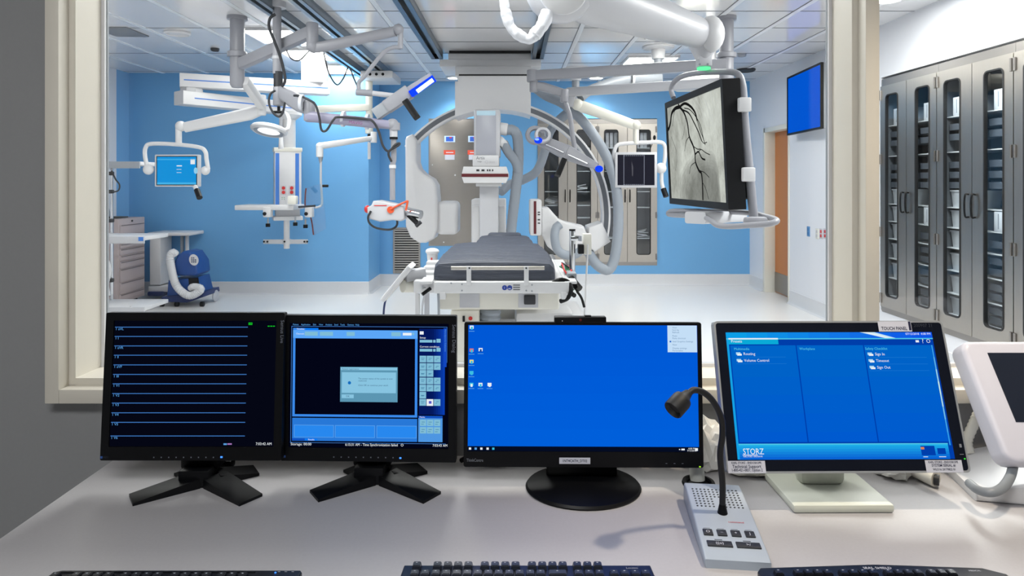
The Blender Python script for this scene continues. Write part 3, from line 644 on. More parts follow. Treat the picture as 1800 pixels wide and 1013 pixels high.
bm = bmesh.new(); f = bm.faces.new([bm.verts.new((x, y, zt-.035)) for x, y in pts]); g = bmesh.ops.extrude_face_region(bm, geom=[f]); bmesh.ops.translate(bm, vec=(0, 0, .038), verts=[e for e in g['geom'] if isinstance(e, bmesh.types.BMVert)]); mb.addbm(bm, white)
part('tabletop', mb, r)
mb = MB(); Yf = 2.9
a, b = P(765, 500, Yf), P(988, 514, Yf)
mb.bb(P(764, 0, Yf).x, P(1000, 0, Yf).x, Yf-.02, Yf+.02, P(0, 515, Yf).z, P(0, 495, Yf).z, white, .004)
for px in (779, 991): mb.bb(P(px-5, 0, Yf).x, P(px+5, 0, Yf).x, Yf-.025, Yf+.02, P(0, 525, Yf).z, P(0, 512, Yf).z, white, .003)
for px in (738, 992): mb.bb(P(px, 0, Yf).x, P(px+22, 0, Yf).x, Yf-.01, Yf+.8, P(0, 499, Yf).z, P(0, 494, Yf).z, white, .003)
for px, py in ((812, 500), (812, 511), (925, 500), (925, 511), (824, 501), (935, 501), (935, 512), (793, 498)): mb.cyl(P(px, py, Yf-.0235), P(px, py, Yf-.018), .004, mgrey, n=8)
for px in (887, 896): mb.cyl(P(px, 506, Yf-.0225), P(px, 506, Yf-.019), .011, mat('sign_blue', (30, 60, 150), .5), n=20)
mb.text('i', .016, labelw, T(*P(886, 506, Yf-.0235))); mb.bb(P(893.5, 0, Yf).x, P(898, 0, Yf).x, Yf-.0235, Yf-.0225, P(0, 507, Yf).z, P(0, 505.5, Yf).z, labelw)
for i, py in enumerate((500, 504, 508)): mb.bb(P(902, 0, Yf).x, P(914, 0, Yf).x, Yf-.022, Yf-.02, P(0, py+.8, Yf).z, P(0, py-.8, Yf).z, inkgrey)
part('foot_panel', mb, r)
mb = MB(); mb.beam(P(793, 471.5, Yf-.02), P(957, 471.5, Yf-.02), .01, .017, mat('rail_steel', (196, 190, 182), .35, .8), bev=.004); part('foot_rail', mb, r)
for px in (825, 925): part('rail_bracket', MB().bb(P(px-4, 0, Yf).x, P(px+4, 0, Yf).x, Yf-.035, Yf-.025, P(0, 500, Yf).z, P(0, 467, Yf).z, white, .002).cyl(P(px, 471.5, Yf-.04), P(px, 471.5, Yf-.03), .004, dgrey), r)
Yu = 3.1
mb = MB(); mb.bb(P(772, 0, Yu).x, P(983, 0, Yu).x, Yu, Yu+1.3, P(0, 545, Yu).z, P(0, 510, Yu).z, offwhite, .01)
mb.bb(P(808, 0, Yu).x, P(843, 0, Yu).x, Yu-.004, Yu, P(0, 541, Yu).z, P(0, 516, Yu).z, lgrey, .002); mb.bb(P(911, 0, Yu).x, P(946, 0, Yu).x, Yu-.004, Yu, P(0, 541, Yu).z, P(0, 516, Yu).z, lgrey, .002)
part('drive_housing', mb, r)
part('power_socket', MB().bb(P(921, 0, Yu).x, P(941, 0, Yu).x, Yu-.03, Yu-.004, P(0, 534, Yu).z, P(0, 518, Yu).z, dgrey, .005), r, label='dark grey socket')
mb = MB(); mb.bb(P(792, 0, 3.3).x, P(842, 0, 3.3).x, 3.3, 3.7, .05, P(0, 546, 3.3).z, offwhite, .008); mb.cyl(P(827, 560, 3.29), P(827, 560, 3.3), .01, red); mb.bb(P(813, 0, 3.29).x, P(817, 0, 3.29).x, 3.29, 3.3, P(0, 566, 3.29).z, P(0, 556, 3.29).z, black); part('control_box', mb, r)
h1 = MB(); h1.hose([P(862, 543, 3.4), P(860, 600, 3.4), P(870, 680, 3.4)], .055, hosegrey, .025, .06, 16); part('bellows', h1, r)
mb = MB(); mb.bb(-.25, .2, 3.6, 4.3, .0, .75, white, .02); mb.bb(P(880, 0, 3.5).x, .45, 3.5, 4.6, .0, P(0, 560, 3.5).z-.1, white, .03)
mb.bb(P(905, 0, 3.4).x, P(1010, 0, 3.4).x, 3.4, 4.2, P(0, 575, 3.4).z, P(0, 549, 3.4).z, white, .03); part('pedestal', mb, r)
for px, t in ((735, 0), (993, 1)):     # side rails
    a = P(px, 490, 2.95); part('side_rail', MB().bb(a.x, a.x+.03, 2.95, 4.3, zt-.06, zt-.03, chrome, .003), r)
# table side things
tb = r
mb = MB(); Yc = 2.95; a, b = P(677, 524, Yc), P(724, 466, Yc)
mb.beam(a, b, .15, .022, white, bev=.01, up=(1, 0, 1)); cp_ = part('control_panel', mb, tb)
part('bracket', MB().beam(P(712, 486, 3.0), P(745, 480, 3.05), .05, .05, lgrey, bev=.008).cyl(P(708, 503, 3.0), P(735, 503, 3.05), .03, offwhite), cp_)
part('cable', MB().tube([P(680, 522, 2.95), P(676, 535, 2.95), P(674, 560, 2.95), P(672, 640, 3.0)], .005, dblue, 6), cp_)
mb = MB(); a, b = P(736, 470, 3.1), P(765, 494, 3.1); mb.bb(a.x, P(768, 0, 3.1).x, 3.05, 3.75, zt-.06, zt+.0, white, .01); mb.bb(P(738, 0, 3.1).x, P(768, 0, 3.1).x, 3.3, 3.7, zt-.02, zt+.002, white, .006)
for i in range(3): mb.bb(P(740, 0, 3.1).x, P(768, 0, 3.1).x, 3.08+i*.1, 3.16+i*.1, zt, zt+.02+.012*i, white, .004)
part('side_control', mb, tb)
mb = MB(); c = P(760, 452, 3.5); mb.cyl(V(c.x, c.y, zt+.003), c+V(0, 0, .03), .026, white, .03, bev=.008); mb.ball(c+V(-.0, 0, .03), .031, white, (1.2, 1.2, .6)); mb.bb(c.x-.004, c.x+.004, c.y-.034, c.y-.028, c.z-.04, c.z, red)
single('hand_switch', mb, 'small white upright hand switch standing on the side control console', 'hand switch')
mb = MB(); mb.bb(P(728, 0, 2.95).x, P(765, 0, 2.95).x, 2.93, 2.99, P(0, 514, 2.95).z, P(0, 493, 2.95).z, white, .004); mb.cyl(P(742, 518, 2.9), P(757, 507, 2.92), .008, black); mb.cyl(P(741, 506, 2.93), P(755, 504, 2.95), .01, chrome)
mb.tube([P(748, 512, 2.96), P(744, 530, 2.96), P(742, 550, 2.98), P(742, 640, 3)], .005, lgrey, 6); mb.tube([P(768, 505, 2.96), P(771, 530, 2.96), P(772, 640, 3)], .006, mgrey, 6); mb.bb(P(730, 0, 3.0).x, P(737, 0, 3.0).x, 3.0, 3.02, .2, P(0, 514, 3.0).z, white); mb.bb(P(746, 0, 3.0).x, P(754, 0, 3.0).x, 3.0, 3.02, .2, P(0, 514, 3.0).z, lgrey)
part('rail_clamp', mb, tb)
# right side: pole, clamp block, cables
r3 = part('infusion_pole', MB().cyl(P(1006, 482, 3.1), P(1006, 405, 3.1), .014, chrome).cyl(P(1006, 406, 3.1), P(1006, 403, 3.1), .015, black), tb)
part('clamp', MB().box(P(1012, 419, 3.1), (.05, .03, .022), chrome, bev=.003).cyl(P(1020, 424, 3.08), P(1020, 415, 3.08), .007, mgrey), r3)
mb = MB(); mb.bb(P(1025, 0, 3.12).x, P(1039, 0, 3.12).x, 3.1, 3.16, P(0, 447, 3.12).z, P(0, 411, 3.12).z, offwhite, .004); mb.bb(P(1016, 0, 3.1).x, P(1026, 0, 3.1).x, 3.08, 3.13, P(0, 446, 3.1).z, P(0, 430, 3.1).z, black, .003); part('bracket_box', mb, r3)
part('cord', MB().tube([P(1033, 430, 3.1), P(1032, 460, 3.1), P(1030, 500, 3.1), P(1028, 550, 3.1), P(1026, 640, 3.1)], .0045, white, 6), r3)
mb = MB(); mb.bb(P(996, 0, 3.05).x, P(1012, 0, 3.05).x, 3.0, 3.1, P(0, 492, 3.05).z, P(0, 478, 3.05).z, mgrey, .004); mb.cyl(P(996, 510, 2.95), P(1010, 520, 2.9), .01, black); mb.cyl(P(1003, 490, 3.0), P(1018, 508, 2.95), .018, black)
mb.tube([P(1014, 512, 2.95), P(1022, 524, 2.95), P(1027, 540, 2.96)], .006, black, 6); part('cable_clamp', mb, r3)
colr = [dgrey, mat('green_wire', (40, 120, 80), .5), red, mgrey, black, white]
mb = MB()
for i in range(16):
    a = P(984+random.random()*12, 462+random.random()*8, 3.2); b = P(996+random.random()*14, 490+random.random()*20, 3.0); c_ = (a+b)/2+V(random.uniform(-.02, .03), 0, random.uniform(-.01, .02))
    mb.tube([a, c_, b], .004, colr[i % 6], 6, k=4)
part('wire_bundle', mb, tb, kind='stuff', label='tangle of dark, red and green wires')
mb = MB(); mb.tube([P(972, 498, 2.9), P(985, 492, 2.9), P(1000, 497, 2.9), P(1004, 510, 2.88), P(998, 524, 2.88), P(985, 530, 2.9)], .01, black, 8)
part('hose', mb, tb, label='black looped hose')
#@@RIGHT
# ---- boom E : right grey column with two long arms
E = V(1.876, 5.77, CEIL)
r = thing('ceiling_boom', 'grey ceiling boom on the right with two long arms, dark monitor and blue-tipped lamp', 'ceiling boom', E)
mb = MB(); mb.cyl(E+V(0, 0, -.03), E, .085, armgrey, n=32); mb.cyl(V(E.x, E.y, P(0, 97, 5.77).z), E, .061, armgrey, n=32); part('column', mb, r)
mb = MB(); mb.cyl((E.x, E.y, P(0, 102, 5.77).z), (E.x, E.y, P(0, 93, 5.77).z), .085, armgrey, bev=.006, n=32); mb.cyl((E.x, E.y, P(0, 160, 5.77).z), (E.x, E.y, P(0, 100, 5.77).z), .062, armgrey, bev=.01, n=32); part('hub', mb, r)
Ya = 6.35
part('extension_arm', MB().beam(P(1277, 113, 5.72), P(938, 133, Ya), .08, .095, armgrey, bev=.01), r)
part('extension_arm', MB().beam(P(1277, 145, 5.78), P(1000, 162, 6.6), .08, .085, lgrey, bev=.01), r)
mb = MB(); mb.cyl(P(936, 144, Ya), P(936, 123, Ya), .055, armgrey, bev=.008); mb.cyl(P(938, 162, Ya), P(938, 143, Ya), .04, armgrey, bev=.008); part('joint', mb, r)
mb = MB(); mb.sweep([P(940, 150, Ya), P(955, 153, Ya), P(988, 163, 6.3)], rr(.06, .09, .02, 3), armgrey, scales=[.8, 1, .9]); mb.cyl(P(992, 180, 6.3), P(992, 157, 6.3), .04, armgrey, bev=.006); part('spring_arm', mb, r)
mb = MB(); mb.tube([P(993, 178, 6.3), P(1002, 205, 6.25), P(1006, 235, 6.2), P(1010, 262, 6.15), P(1004, 270, 6.1)], .024, armgrey); part('lamp_yoke', mb, r)
mb = MB(); p0, p1 = P(948, 246, 6.1), P(1050, 293, 5.9); dv = p1-p0
mb.beam(p0, p0+dv*.5, .1, .1, armgrey, w1=.14, h1=.11, bev=.02, up=(0, 1, 0)); mb.beam(p0+dv*.48, p1, .14, .1, armgrey, w1=.06, h1=.05, bev=.02, up=(0, 1, 0))
mb.lathe([(.055, -.03), (.085, -.03), (.095, 0), (.085, .03), (.055, .03), (.05, 0), (.055, -.03)], armgrey, T(*P(941, 238, 6.12)) @ RM(78, 10, 0), 28)
lamp = part('lamp_head', mb, r)
for a_, b2_, w2_ in ((.12, .42, .03), (.5, .82, .022)):
    mb = MB(); o2_ = V(0, -.075, -.02); mb.beam(p0+dv*a_+o2_, p0+dv*b2_+o2_, .012, w2_, chrome, bev=.003, up=(0, 1, 0)); part('metal_plate', mb, lamp)
mb = MB(); mb.lathe([(.048, -.03), (.07, -.03), (.078, 0), (.07, .03), (.048, .03), (.045, 0), (.048, -.03)], lgrey, T(*P(954, 238, 6.0)) @ RM(78, 20, 0), 28); part('lamp_ring', mb, lamp)
mb = MB(); mb.ball(P(946, 247, 5.96), .036, em('blue_led', (10, 60, 255), 1.4), (1.1, .7, .8), 7); part('blue_light', mb, lamp)
mb = MB(); mb.ball(P(944, 245, 5.9), .016, em('pale_led', (150, 190, 255), 1.3), (1.2, .7, .7), 6); part('blue_light', mb, lamp)
mb = MB(); mb.ball(P(1053, 297, 5.85), .03, em('blue_led', (10, 60, 255), 1.4), (1.2, .8, 1), 6); part('blue_light', mb, lamp)
mb = MB(); mb.beam(P(992, 280, 5.9), P(980, 309, 5.85), .05, .055, black, bev=.008, up=(0, 1, 0)); part('handle', mb, lamp)
Ym = 6.62
mb = MB(); mb.cyl(P(1003, 188, Ym), P(1003, 155, Ym), .05, lgrey, bev=.01); part('joint', mb, r)
mb = MB(); mb.sweep([P(1010, 183, Ym), P(1025, 188, Ym), P(1110, 218, Ym), P(1120, 222, Ym)], rr(.08, .12, .04, 3), offwhite, scales=[.8, 1, .8, .7]); mb.ball(P(1015, 184, Ym), .06, offwhite); mb.ball(P(1118, 220, Ym), .05, offwhite); mb.cyl(P(1118, 253, Ym), P(1118, 220, Ym), .03, offwhite); part('spring_arm', mb, r)
mb = MB(); mb.tube([P(1081, 300, Ym), P(1079, 275, Ym), P(1083, 258, Ym), P(1095, 253, Ym), P(1130, 251, Ym), P(1158, 250, Ym), P(1168, 256, Ym), P(1169, 275, Ym), P(1166, 295, Ym)], .02, white)
mb.ball(P(1162, 296, Ym), .055, white, (1, .8, 1)); mb.ball(P(1079, 296, Ym), .045, white, (1, .8, 1)); part('monitor_yoke', mb, r)
mb = MB(); mb.tube([P(1163, 303, Ym), P(1163, 320, Ym), P(1166, 333, Ym)], .02, white); mb.cyl(P(1166, 332, Ym), P(1171, 346, Ym-.03), .028, black); part('handle', mb, r)
mb = MB(); mb.tube([P(1143, 262, Ym), P(1147, 252, Ym), P(1150, 245, Ym)], .004, black, 6); mb.ball(P(1150.5, 242, Ym), .018, black, (.8, .8, 1.4)); part('gooseneck_microphone', mb, r)
def scrR(s, W, Hh):
    s.quad(-W/2, W/2, -Hh/2, Hh/2, 0, em('dark_scan', (36, 36, 48)))
    wd = em('scan_dash', (190, 195, 215))
    n = 22
    for x in (-W*.33, W*.22):
        for i in range(n): s.quad(x-.003, x+.003, -Hh/2+(i+.2)*Hh/n, -Hh/2+(i+.7)*Hh/n, -.001, wd)
    for z in (-Hh/2+.008, Hh/2-.01):
        for i in range(10): s.quad(-W*.33+i*W*.055, -W*.33+(i+.5)*W*.055, z-.002, z+.002, -.001, wd)
    for i in range(0): s.quad(-.005-.01*i, .03-.008*i, -.07+i*.02, .03+i*.013, -.0003-.0001*i, em('scan_g%d' % i, (40+i*4, 40+i*4, 50+i*4)))
    s.add([(-.04, -.001, -.06), (-.03, -.001, -.06), (-.028, -.001, .03), (-.045, -.001, .09)], [[0, 1, 2, 3]], em('scan_pale', (92, 90, 98)))
yoke_monitor(r, P(1117.5, 299, 6.55), -4, .415, .355, scrR)

# ---- big display on its heavy arm
r = thing('display_boom', 'heavy white ceiling arm carrying the large black angiography display', 'ceiling boom', P(975, -110, 3.35))
mb = MB(); mb.cyl(P(975, -20, 3.35), V(P(975, 0, 3.35).x, 3.35, CEIL), .11, lgrey); part('ceiling_column', mb, r)
mb = MB(); mb.ball(P(985, -22, 3.35), .185, lgrey, (1.0, .9, 1)); mb.cyl(P(990, -18, 3.16), P(990, -18, 3.35), .12, white, bev=.02, n=40); part('shoulder_joint', mb, r)
Y_e = 4.5
mb = MB(); mb.sweep([P(1000, -25, 3.35), P(1040, -8, 3.5), P(1150, 32, 4.0), P(1235, 60, Y_e)], [(a*.15, b*.15) for a, b in [(math.cos(t*math.pi/10), math.sin(t*math.pi/10)) for t in range(20)]], lgrey, scales=[(1, 1.05), (1, 1.05), (.85, .88), (.6, .68)])
mb.ball(P(1241, 62, Y_e), .105, lgrey, (.9, 1, 1.1)); part('support_arm', mb, r)
mb = MB(); mb.ball(P(1250, 60, Y_e-.06), .1, white, (.9, .9, 1.25)); part('elbow_cap', mb, r)
mb = MB(); mb.cyl(P(1236, 105, Y_e), P(1236, 80, Y_e), .05, lgrey, .1); mb.bb(P(1226, 0, Y_e).x, P(1248, 0, Y_e).x, Y_e-.05, Y_e+.05, P(0, 118, Y_e).z, P(0, 100, Y_e).z, lgrey, .005)
for px in (1230, 1244): mb.cyl(P(px, 113, Y_e-.055), P(px, 113, Y_e-.045), .008, mgrey, n=10)
part('swivel', mb, r)
part('green_light', MB().cyl(P(1237, 122.3, Y_e), P(1237, 118.8, Y_e), .046, em('green_led', (110, 255, 170), 1.2)), r, label='green indicator ring')
mb = MB(); cl = [P(884, -30, 3.2), P(886, 0, 3.2), P(890, 25, 3.2), P(898, 48, 3.2), P(913, 62, 3.2), P(930, 69, 3.2), P(943, 58, 3.2), P(955, 42, 3.2), P(962, 22, 3.22)]
q = crom(cl, 8); random.seed(5)
mb.tube(q, [.026+.0022*math.sin(i*.45)+.0012*math.sin(i*1.3)+(.006 if i > 45 else 0) for i in range(len(q))], mat('white_cable_sleeve', (228, 230, 236), .6, bump=1, scale=22, var=.02), 12, smooth=False); part('cable_sleeve', mb, r)
def yy(px): return 5.2-(px-1174)*(5.2-3.95)/(1320-1174)
DY = lambda px: yy(px)
mb = MB(); top = [(1184, 172), (1180, 158), (1186, 143), (1203, 133), (1232, 128), (1262, 126.5), (1288, 127), (1299, 133), (1304, 148), (1306, 170), (1310, 230), (1318, 310), (1325, 385)]
mb.tube([P(x, y, 5.2-(min(x, 1300)-1180)/120*1.2) for x, y in top], [.02, .02, .02, .02, .02, .02, .02, .022, .025, .027, .027, .027, .027], armgrey, 14)
part('support_frame', mb, r)
mb = MB(); low = [(1174, 375, 5.15), (1182, 371, 5.1), (1215, 371, 4.85), (1310, 374, 4.2), (1345, 381, 3.98), (1363, 386, 3.85), (1364, 390, 3.8), (1350, 394, 3.8), (1320, 396, 3.85), (1285, 398, 3.9), (1262, 396, 3.95), (1250, 388, 4.0), (1238, 381, 4.1)]
mb.tube([P(*a) for a in low], .018, armgrey, 12); mb.tube([P(1174, 375, 5.15), P(1180, 378, 5.1), P(1222, 380, 4.75)], .018, armgrey, 12); mb.box(P(1328, 390, 3.92), (.14, .06, .06), armgrey, bev=.02); part('lower_handle', mb, r)
mb = MB(); mb.beam(P(1222, 383, 4.1), P(1296, 380, 4.6), .14, .075, lgrey, bev=.015); part('lower_bracket', mb, r)
for px, py in ((1306, 185), (1313, 307)): part('clamp', MB().box(P(px, py, 3.97), (.075, .09, .085), white, bev=.008).box(P(px-12, py+2, 4.05), (.04, .05, .06), lgrey, bev=.008), r)
DM = T(1.25, 4.58, 1.727) @ RM(0, 0, -87.3) @ RM(2.9, 0, 0)
mb = MB(DM); Wd, Hd = 1.25, .80
mb.ring(rr(Wd, Hd, .01, 3), rr(Wd-.07, Hd-.09, .002, 3), -.0, .03, black); mb.ring(rr(Wd, Hd, .01, 3), rr(Wd-.1, Hd-.14, .01, 3), .03, .11, black); mb.prism([(x*.9, z*.86) for x, z in rr(Wd, Hd, .03, 3)], .10, .16, black, .012); mb.quad(-Wd/2+.03, Wd/2-.03, -Hd/2+.03, Hd/2-.03, .06, black); disp = part('display', mb, r)
# the angiogram: procedural grey tissue, drawn vessels
def angio(kk=1.0):
    m = bpy.data.materials.new('angiogram_tissue'); m.use_nodes = True; nt = m.node_tree; n = nt.nodes; L = nt.links; n.clear()
    o = n.new('ShaderNodeOutputMaterial'); e = n.new('ShaderNodeEmission'); tc = n.new('ShaderNodeTexCoord'); nz = n.new('ShaderNodeTexNoise'); nz.inputs['Scale'].default_value = 3; nz.inputs['Detail'].default_value = 9; nz.inputs['Roughness'].default_value = .75; nz.inputs['Distortion'].default_value = .2
    mp = n.new('ShaderNodeMapping'); mp.inputs['Scale'].default_value = (2.2, 1, .7); mp.inputs['Rotation'].default_value = (0, -.35, 0)
    rp = n.new('ShaderNodeValToRGB'); rp.color_ramp.elements[0].color = tuple(c_*2**-EXPO*kk for c_ in S(150, 150, 142))[:3]+(1,); rp.color_ramp.elements[1].color = tuple(c_*2**-EXPO*kk for c_ in S(228, 230, 222))[:3]+(1,); rp.color_ramp.elements[0].position = .3; rp.color_ramp.elements[1].position = .66
    L.new(tc.outputs['Object'], mp.inputs[0]); L.new(mp.outputs[0], nz.inputs[0]); L.new(nz.outputs[0], rp.inputs[0]); L.new(rp.outputs[0], e.inputs[0]); L.new(e.outputs[0], o.inputs[0]); return m
s = MB(DM); s.fixn = False
Ws, Hs = Wd-.07, Hd-.09
s.quad(-Ws/2, Ws/2, -Hs/2, Hs/2, .008, angio())
# pixel -> local mapping on the display (homography-like by rows): u from depth, v from height
def dl(px, py):
    D = Vector((px-CX, F, -(py-CY))); o_ = Vector((0, 0, H)); n_ = (DM.to_3x3() @ Vector((0, 1, 0))); c_ = DM @ Vector((0, .008, 0))
    t = (c_-o_).dot(n_)/D.dot(n_); q_ = DM.inverted() @ (o_+D*t); return q_.x, q_.z
def vessel(pts, wpx, m, y=.0065):
    q = [dl(a, b) for a, b in pts]; q = crom([V(a, 0, b) for a, b in q], 5); s.sweep([V(v_.x, y, v_.z) for v_ in q], [(-wpx, -.0003), (wpx, -.0003), (wpx, .0003), (-wpx, .0003)], m, up=(0, 1, 0))
dk = em('vessel', (22, 22, 22)); dk2 = em('vessel_pale', (90, 90, 88)); lung = em('heart_shade', (128, 129, 124))
arc = [dl(1193, 352)]+[dl(a, b) for a, b in ((1190, 330), (1195, 308), (1207, 285), (1222, 268), (1238, 264), (1252, 266), (1258, 275))]+[dl(1263, 300), dl(1266, 330), dl(1268, 360)]
ac_ = (sum(a for a, b in arc[-6:])/6, min(b for a, b in arc)+.02)
for g in range(7):
    kg = 1-.06*g; s.add([(ac_[0]+(a-ac_[0])*kg, .0076-.0001*g, ac_[1]+(b-ac_[1])*kg) for a, b in arc], [list(range(len(arc)))], angio(.80-.055*g if g else .87))
for g in range(5): x0_ = -Ws/2+.05+g*.09; s.quad(-Ws/2, -Ws/2+.06+.05*(5-g), -Hs/2, Hs/2, .00795-.00003*g, angio(.96-.03*g)) if g < 4 else None
vessel([(1172, 230), (1176, 226), (1179, 215), (1181, 200), (1187, 191), (1195, 188)], .014, dk)
vessel([(1191, 178), (1193, 184), (1196, 188)], .008, dk)
vessel([(1195, 188), (1203, 199), (1209, 218), (1212, 240), (1219, 257), (1222, 270), (1223, 285), (1229, 300), (1233, 304), (1235, 320), (1236, 352)], .010, dk)
vessel([(1196, 187), (1204, 182), (1214, 187), (1222, 198), (1226, 212)], .010, dk)
vessel([(1200, 193), (1211, 199), (1220, 215), (1228, 232), (1234, 248)], .006, dk)
vessel([(1226, 212), (1231, 228), (1237, 245), (1240, 255)], .004, dk)
vessel([(1222, 272), (1228, 267), (1234, 278), (1240, 281)], .006, dk)
for pts_, w2_ in (([(1203, 190), (1213, 193), (1224, 206), (1232, 222), (1236, 240), (1239, 252)], .0035), ([(1234, 248), (1238, 252), (1243, 250)], .003), ([(1219, 257), (1226, 262), (1232, 262)], .003), ([(1228, 267), (1233, 263), (1240, 268), (1248, 272)], .003), ([(1229, 300), (1238, 303), (1247, 312)], .0025), ([(1187, 192), (1184, 205), (1183, 222)], .003), ([(1212, 240), (1206, 250), (1204, 266)], .003), ([(1223, 285), (1215, 292), (1212, 306)], .0025), ([(1235, 320), (1241, 332), (1246, 350)], .0025)): vessel(pts_, w2_, dk)
for g in range(7): vessel([(1212+g*7, 168-g*3), (1226+g*6, 190), (1240+g*4, 222)], .0022, em('rib', (205, 207, 203)), .0078)
vessel([(1205, 205), (1204, 225), (1200, 245)], .002, dk2); vessel([(1180, 240), (1190, 270), (1188, 300)], .002, dk2); vessel([(1240, 175), (1250, 205), (1258, 240)], .003, em('rib', (200, 202, 198)))
part('screen', s, disp)

# ---- ceiling flanges with short poles further back
for px, py, Yk, pr_, lab in ((1157, 82, 7.05, 122, 'white round ceiling flange with short pole, left of the right boom column'), (1012, 120, 8.4, 158, 'white ceiling flange with grey pole just right of the hanging carriage')):
    r = thing('ceiling_mount', lab, 'ceiling mount', V(P(px, 0, Yk).x, Yk, CEIL), group='round ceiling mounts'); x = P(px, 0, Yk).x
    mb = MB(); mb.lathe([(0, CEIL), (.17, CEIL), (.17, CEIL-.012), (.16, CEIL-.025), (.075, CEIL-.035), (.07, P(0, py+22, Yk).z), (0, P(0, py+22, Yk).z)], white, T(x, Yk, 0), 36); part('flange', mb, r)
    mb = MB(); mb.cyl((x, Yk, P(0, pr_+30, Yk).z), (x, Yk, P(0, py+20, Yk).z), .05, mgrey); part('pole', mb, r)
    if px == 1157:
        mb = MB(); mb.tube([P(1160, 138, 7.05), P(1130, 138, 7.0), P(1108, 139, 6.95), P(1062, 150, 6.8), P(1035, 160, 6.7), P(1020, 172, 6.65)], [.06, .085, .08, .05, .05, .05], mgrey, 18); mb.cyl(P(1110, 138, 6.93), P(1114, 138, 6.93), .095, white); part('lamp_arm', mb, r)
mb = MB(); a, b = P(1208, 128, 6.5), P(1290, 148, 6.5); mb.bb(a.x, b.x, 6.5, 7.1, b.z, a.z, offwhite, .04); mb.cyl(P(1250, 135, 6.8), V(P(1250, 0, 6.8).x, 6.8, CEIL), .05, white)
single('ceiling_projector', mb, 'rounded cream ceiling unit half hidden behind the large display frame', 'ceiling unit')
#@@ROOM
# ---- wall mounted screen on the right
r = thing('wall_television', 'flat television with plain blue screen on the white right wall', 'television', (3.29, 7.38, 2.41), (0, 0, -94))
mb = MB(); mb.ring(rr(1.03, .7, .005, 2), rr(.99, .655, .002, 2), -.03, .0, black); mb.box((0, .01, 0), (1.02, .05, .69), silver, bev=.006); part('body', mb, r, local=True)
part('screen', MB().quad(-.495, .495, -.328, .328, -.022, em('tv_blue', (0, 88, 218))), r, local=True)
part('wall_bracket', MB().bb(-.2, .2, .03, .13, -.15, .15, dgrey), r, local=True)
# ---- wall outlets
def outlet(px, py, m, lab, faces=None):
    Yk = 1150*XR/(px-CX); z = P(0, py, Yk).z; r = thing('wall_outlet', lab, 'outlet', (XR-.003, Yk, z), group='outlets on the right wall')
    part('plate', MB().bb(-.003, .003, -.035, .035, -.058, .058, m, .001), r, local=True)
    mb = MB()
    for dz in (-.024, .024): mb.bb(-.006, -.003, -.017, .017, dz-.016, dz+.016, faces or white)
    part('socket', mb, r, local=True)
outlet(1421.5, 407, mat('blue_plate', (90, 140, 190), .4), 'blue wall plate, leftmost beside the orange door', mat('blue_plate2', (70, 120, 175), .4))
outlet(1437, 411, offwhite, 'cream wall outlet between the blue plate and the red sockets', lgrey)
outlet(1444, 411, lgrey, 'red wall outlet, left one of the red pair', red)
outlet(1451, 411, lgrey, 'red wall outlet, right one of the red pair beside the window', red)
# ---- louvred vent
r = thing('wall_vent', 'grey louvred return air vent low on the recessed blue wall', 'vent', (-1.56, YR, .5))
a, b = P(691, 400, YR), P(739, 481, YR); xc, zc, wv, hv = (a.x+b.x)/2, (a.z+b.z)/2, b.x-a.x, a.z-b.z
f = MB(); f.ring(rr(wv, hv, .003, 1, xc, zc), rr(wv-.05, hv-.05, .003, 1, xc, zc), YR-.012, YR-.001, steelh); f.bb(xc-wv/2+.02, xc+wv/2-.02, YR-.004, YR-.001, zc-hv/2+.02, zc+hv/2-.02, black); part('frame', f, r)
mb = MB(); n = 18
for i in range(n): mb.box((xc, YR-.008, zc-hv/2+.04+i*(hv-.08)/(n-1)), (wv-.05, .014, .014), mat('vent_slat', (188, 182, 176), .4, .3), (25, 0, 0))
part('louvre', mb, r)
# ---- steel panel doors left of the C-arm column
r = thing('steel_panel', 'large brushed steel wall panel with orange and blue labels behind the C-arm', 'panel', P(809, 431, YR))
a, b = P(756, 211, YR), P(868, 430, YR); mb = MB(); mb.bb(a.x, b.x, YR-.012, YR-.001, b.z, a.z, mat('brushed_steel_panel', (150, 144, 138), .35, 1, var=.12, scale=6, stretch=(1.5, 60, 60)), .002); mb.bb(a.x-.02, b.x+.02, YR-.006, YR-.001, b.z-.02, a.z+.02, steelh)
mb.cyl(P(800, 308, YR-.02), P(800, 308, YR-.01), .012, white, n=10); mb.cyl(P(760, 290, YR-.02), P(760, 290, YR-.01), .008, white, n=8)
for px, py in ((780, 214), (780, 426)): mb.cyl(P(px, py, YR-.02), P(px, py, YR-.01), .01, white, n=8)
part('panel_sheet', mb, r)
for px in (790, 832):
    mb = MB(); y = YR-.014
    mb.bb(P(px-9, 0, y).x, P(px+10, 0, y).x, y-.002, y, P(0, 250, y).z, P(0, 239, y).z, mat('pale_blue_label', (190, 212, 240), .5)); mb.bb(P(px-6, 0, y).x, P(px+7, 0, y).x, y-.003, y-.001, P(0, 248.5, y).z, P(0, 240.5, y).z, mat('sign_blue2', (40, 90, 190), .5)); mb.bb(P(px, 0, y).x, P(px+4, 0, y).x, y-.004, y-.002, P(0, 243, y).z, P(0, 241, y).z, red); part('blue_label', mb, r)
    mb = MB(); mb.bb(P(px-10, 0, y).x, P(px+10, 0, y).x, y-.002, y, P(0, 272, y).z, P(0, 264, y).z, mat('orange_label', (225, 84, 60), .5)); mb.bb(P(px-8, 0, y).x, P(px+9, 0, y).x, y-.002, y, P(0, 281, y).z, P(0, 272, y).z, labelw)
    mb.bb(P(px-6, 0, y).x, P(px+7, 0, y).x, y-.003, y-.001, P(0, 269, y).z, P(0, 267.5, y).z, labelw); part('warning_label', mb, r)

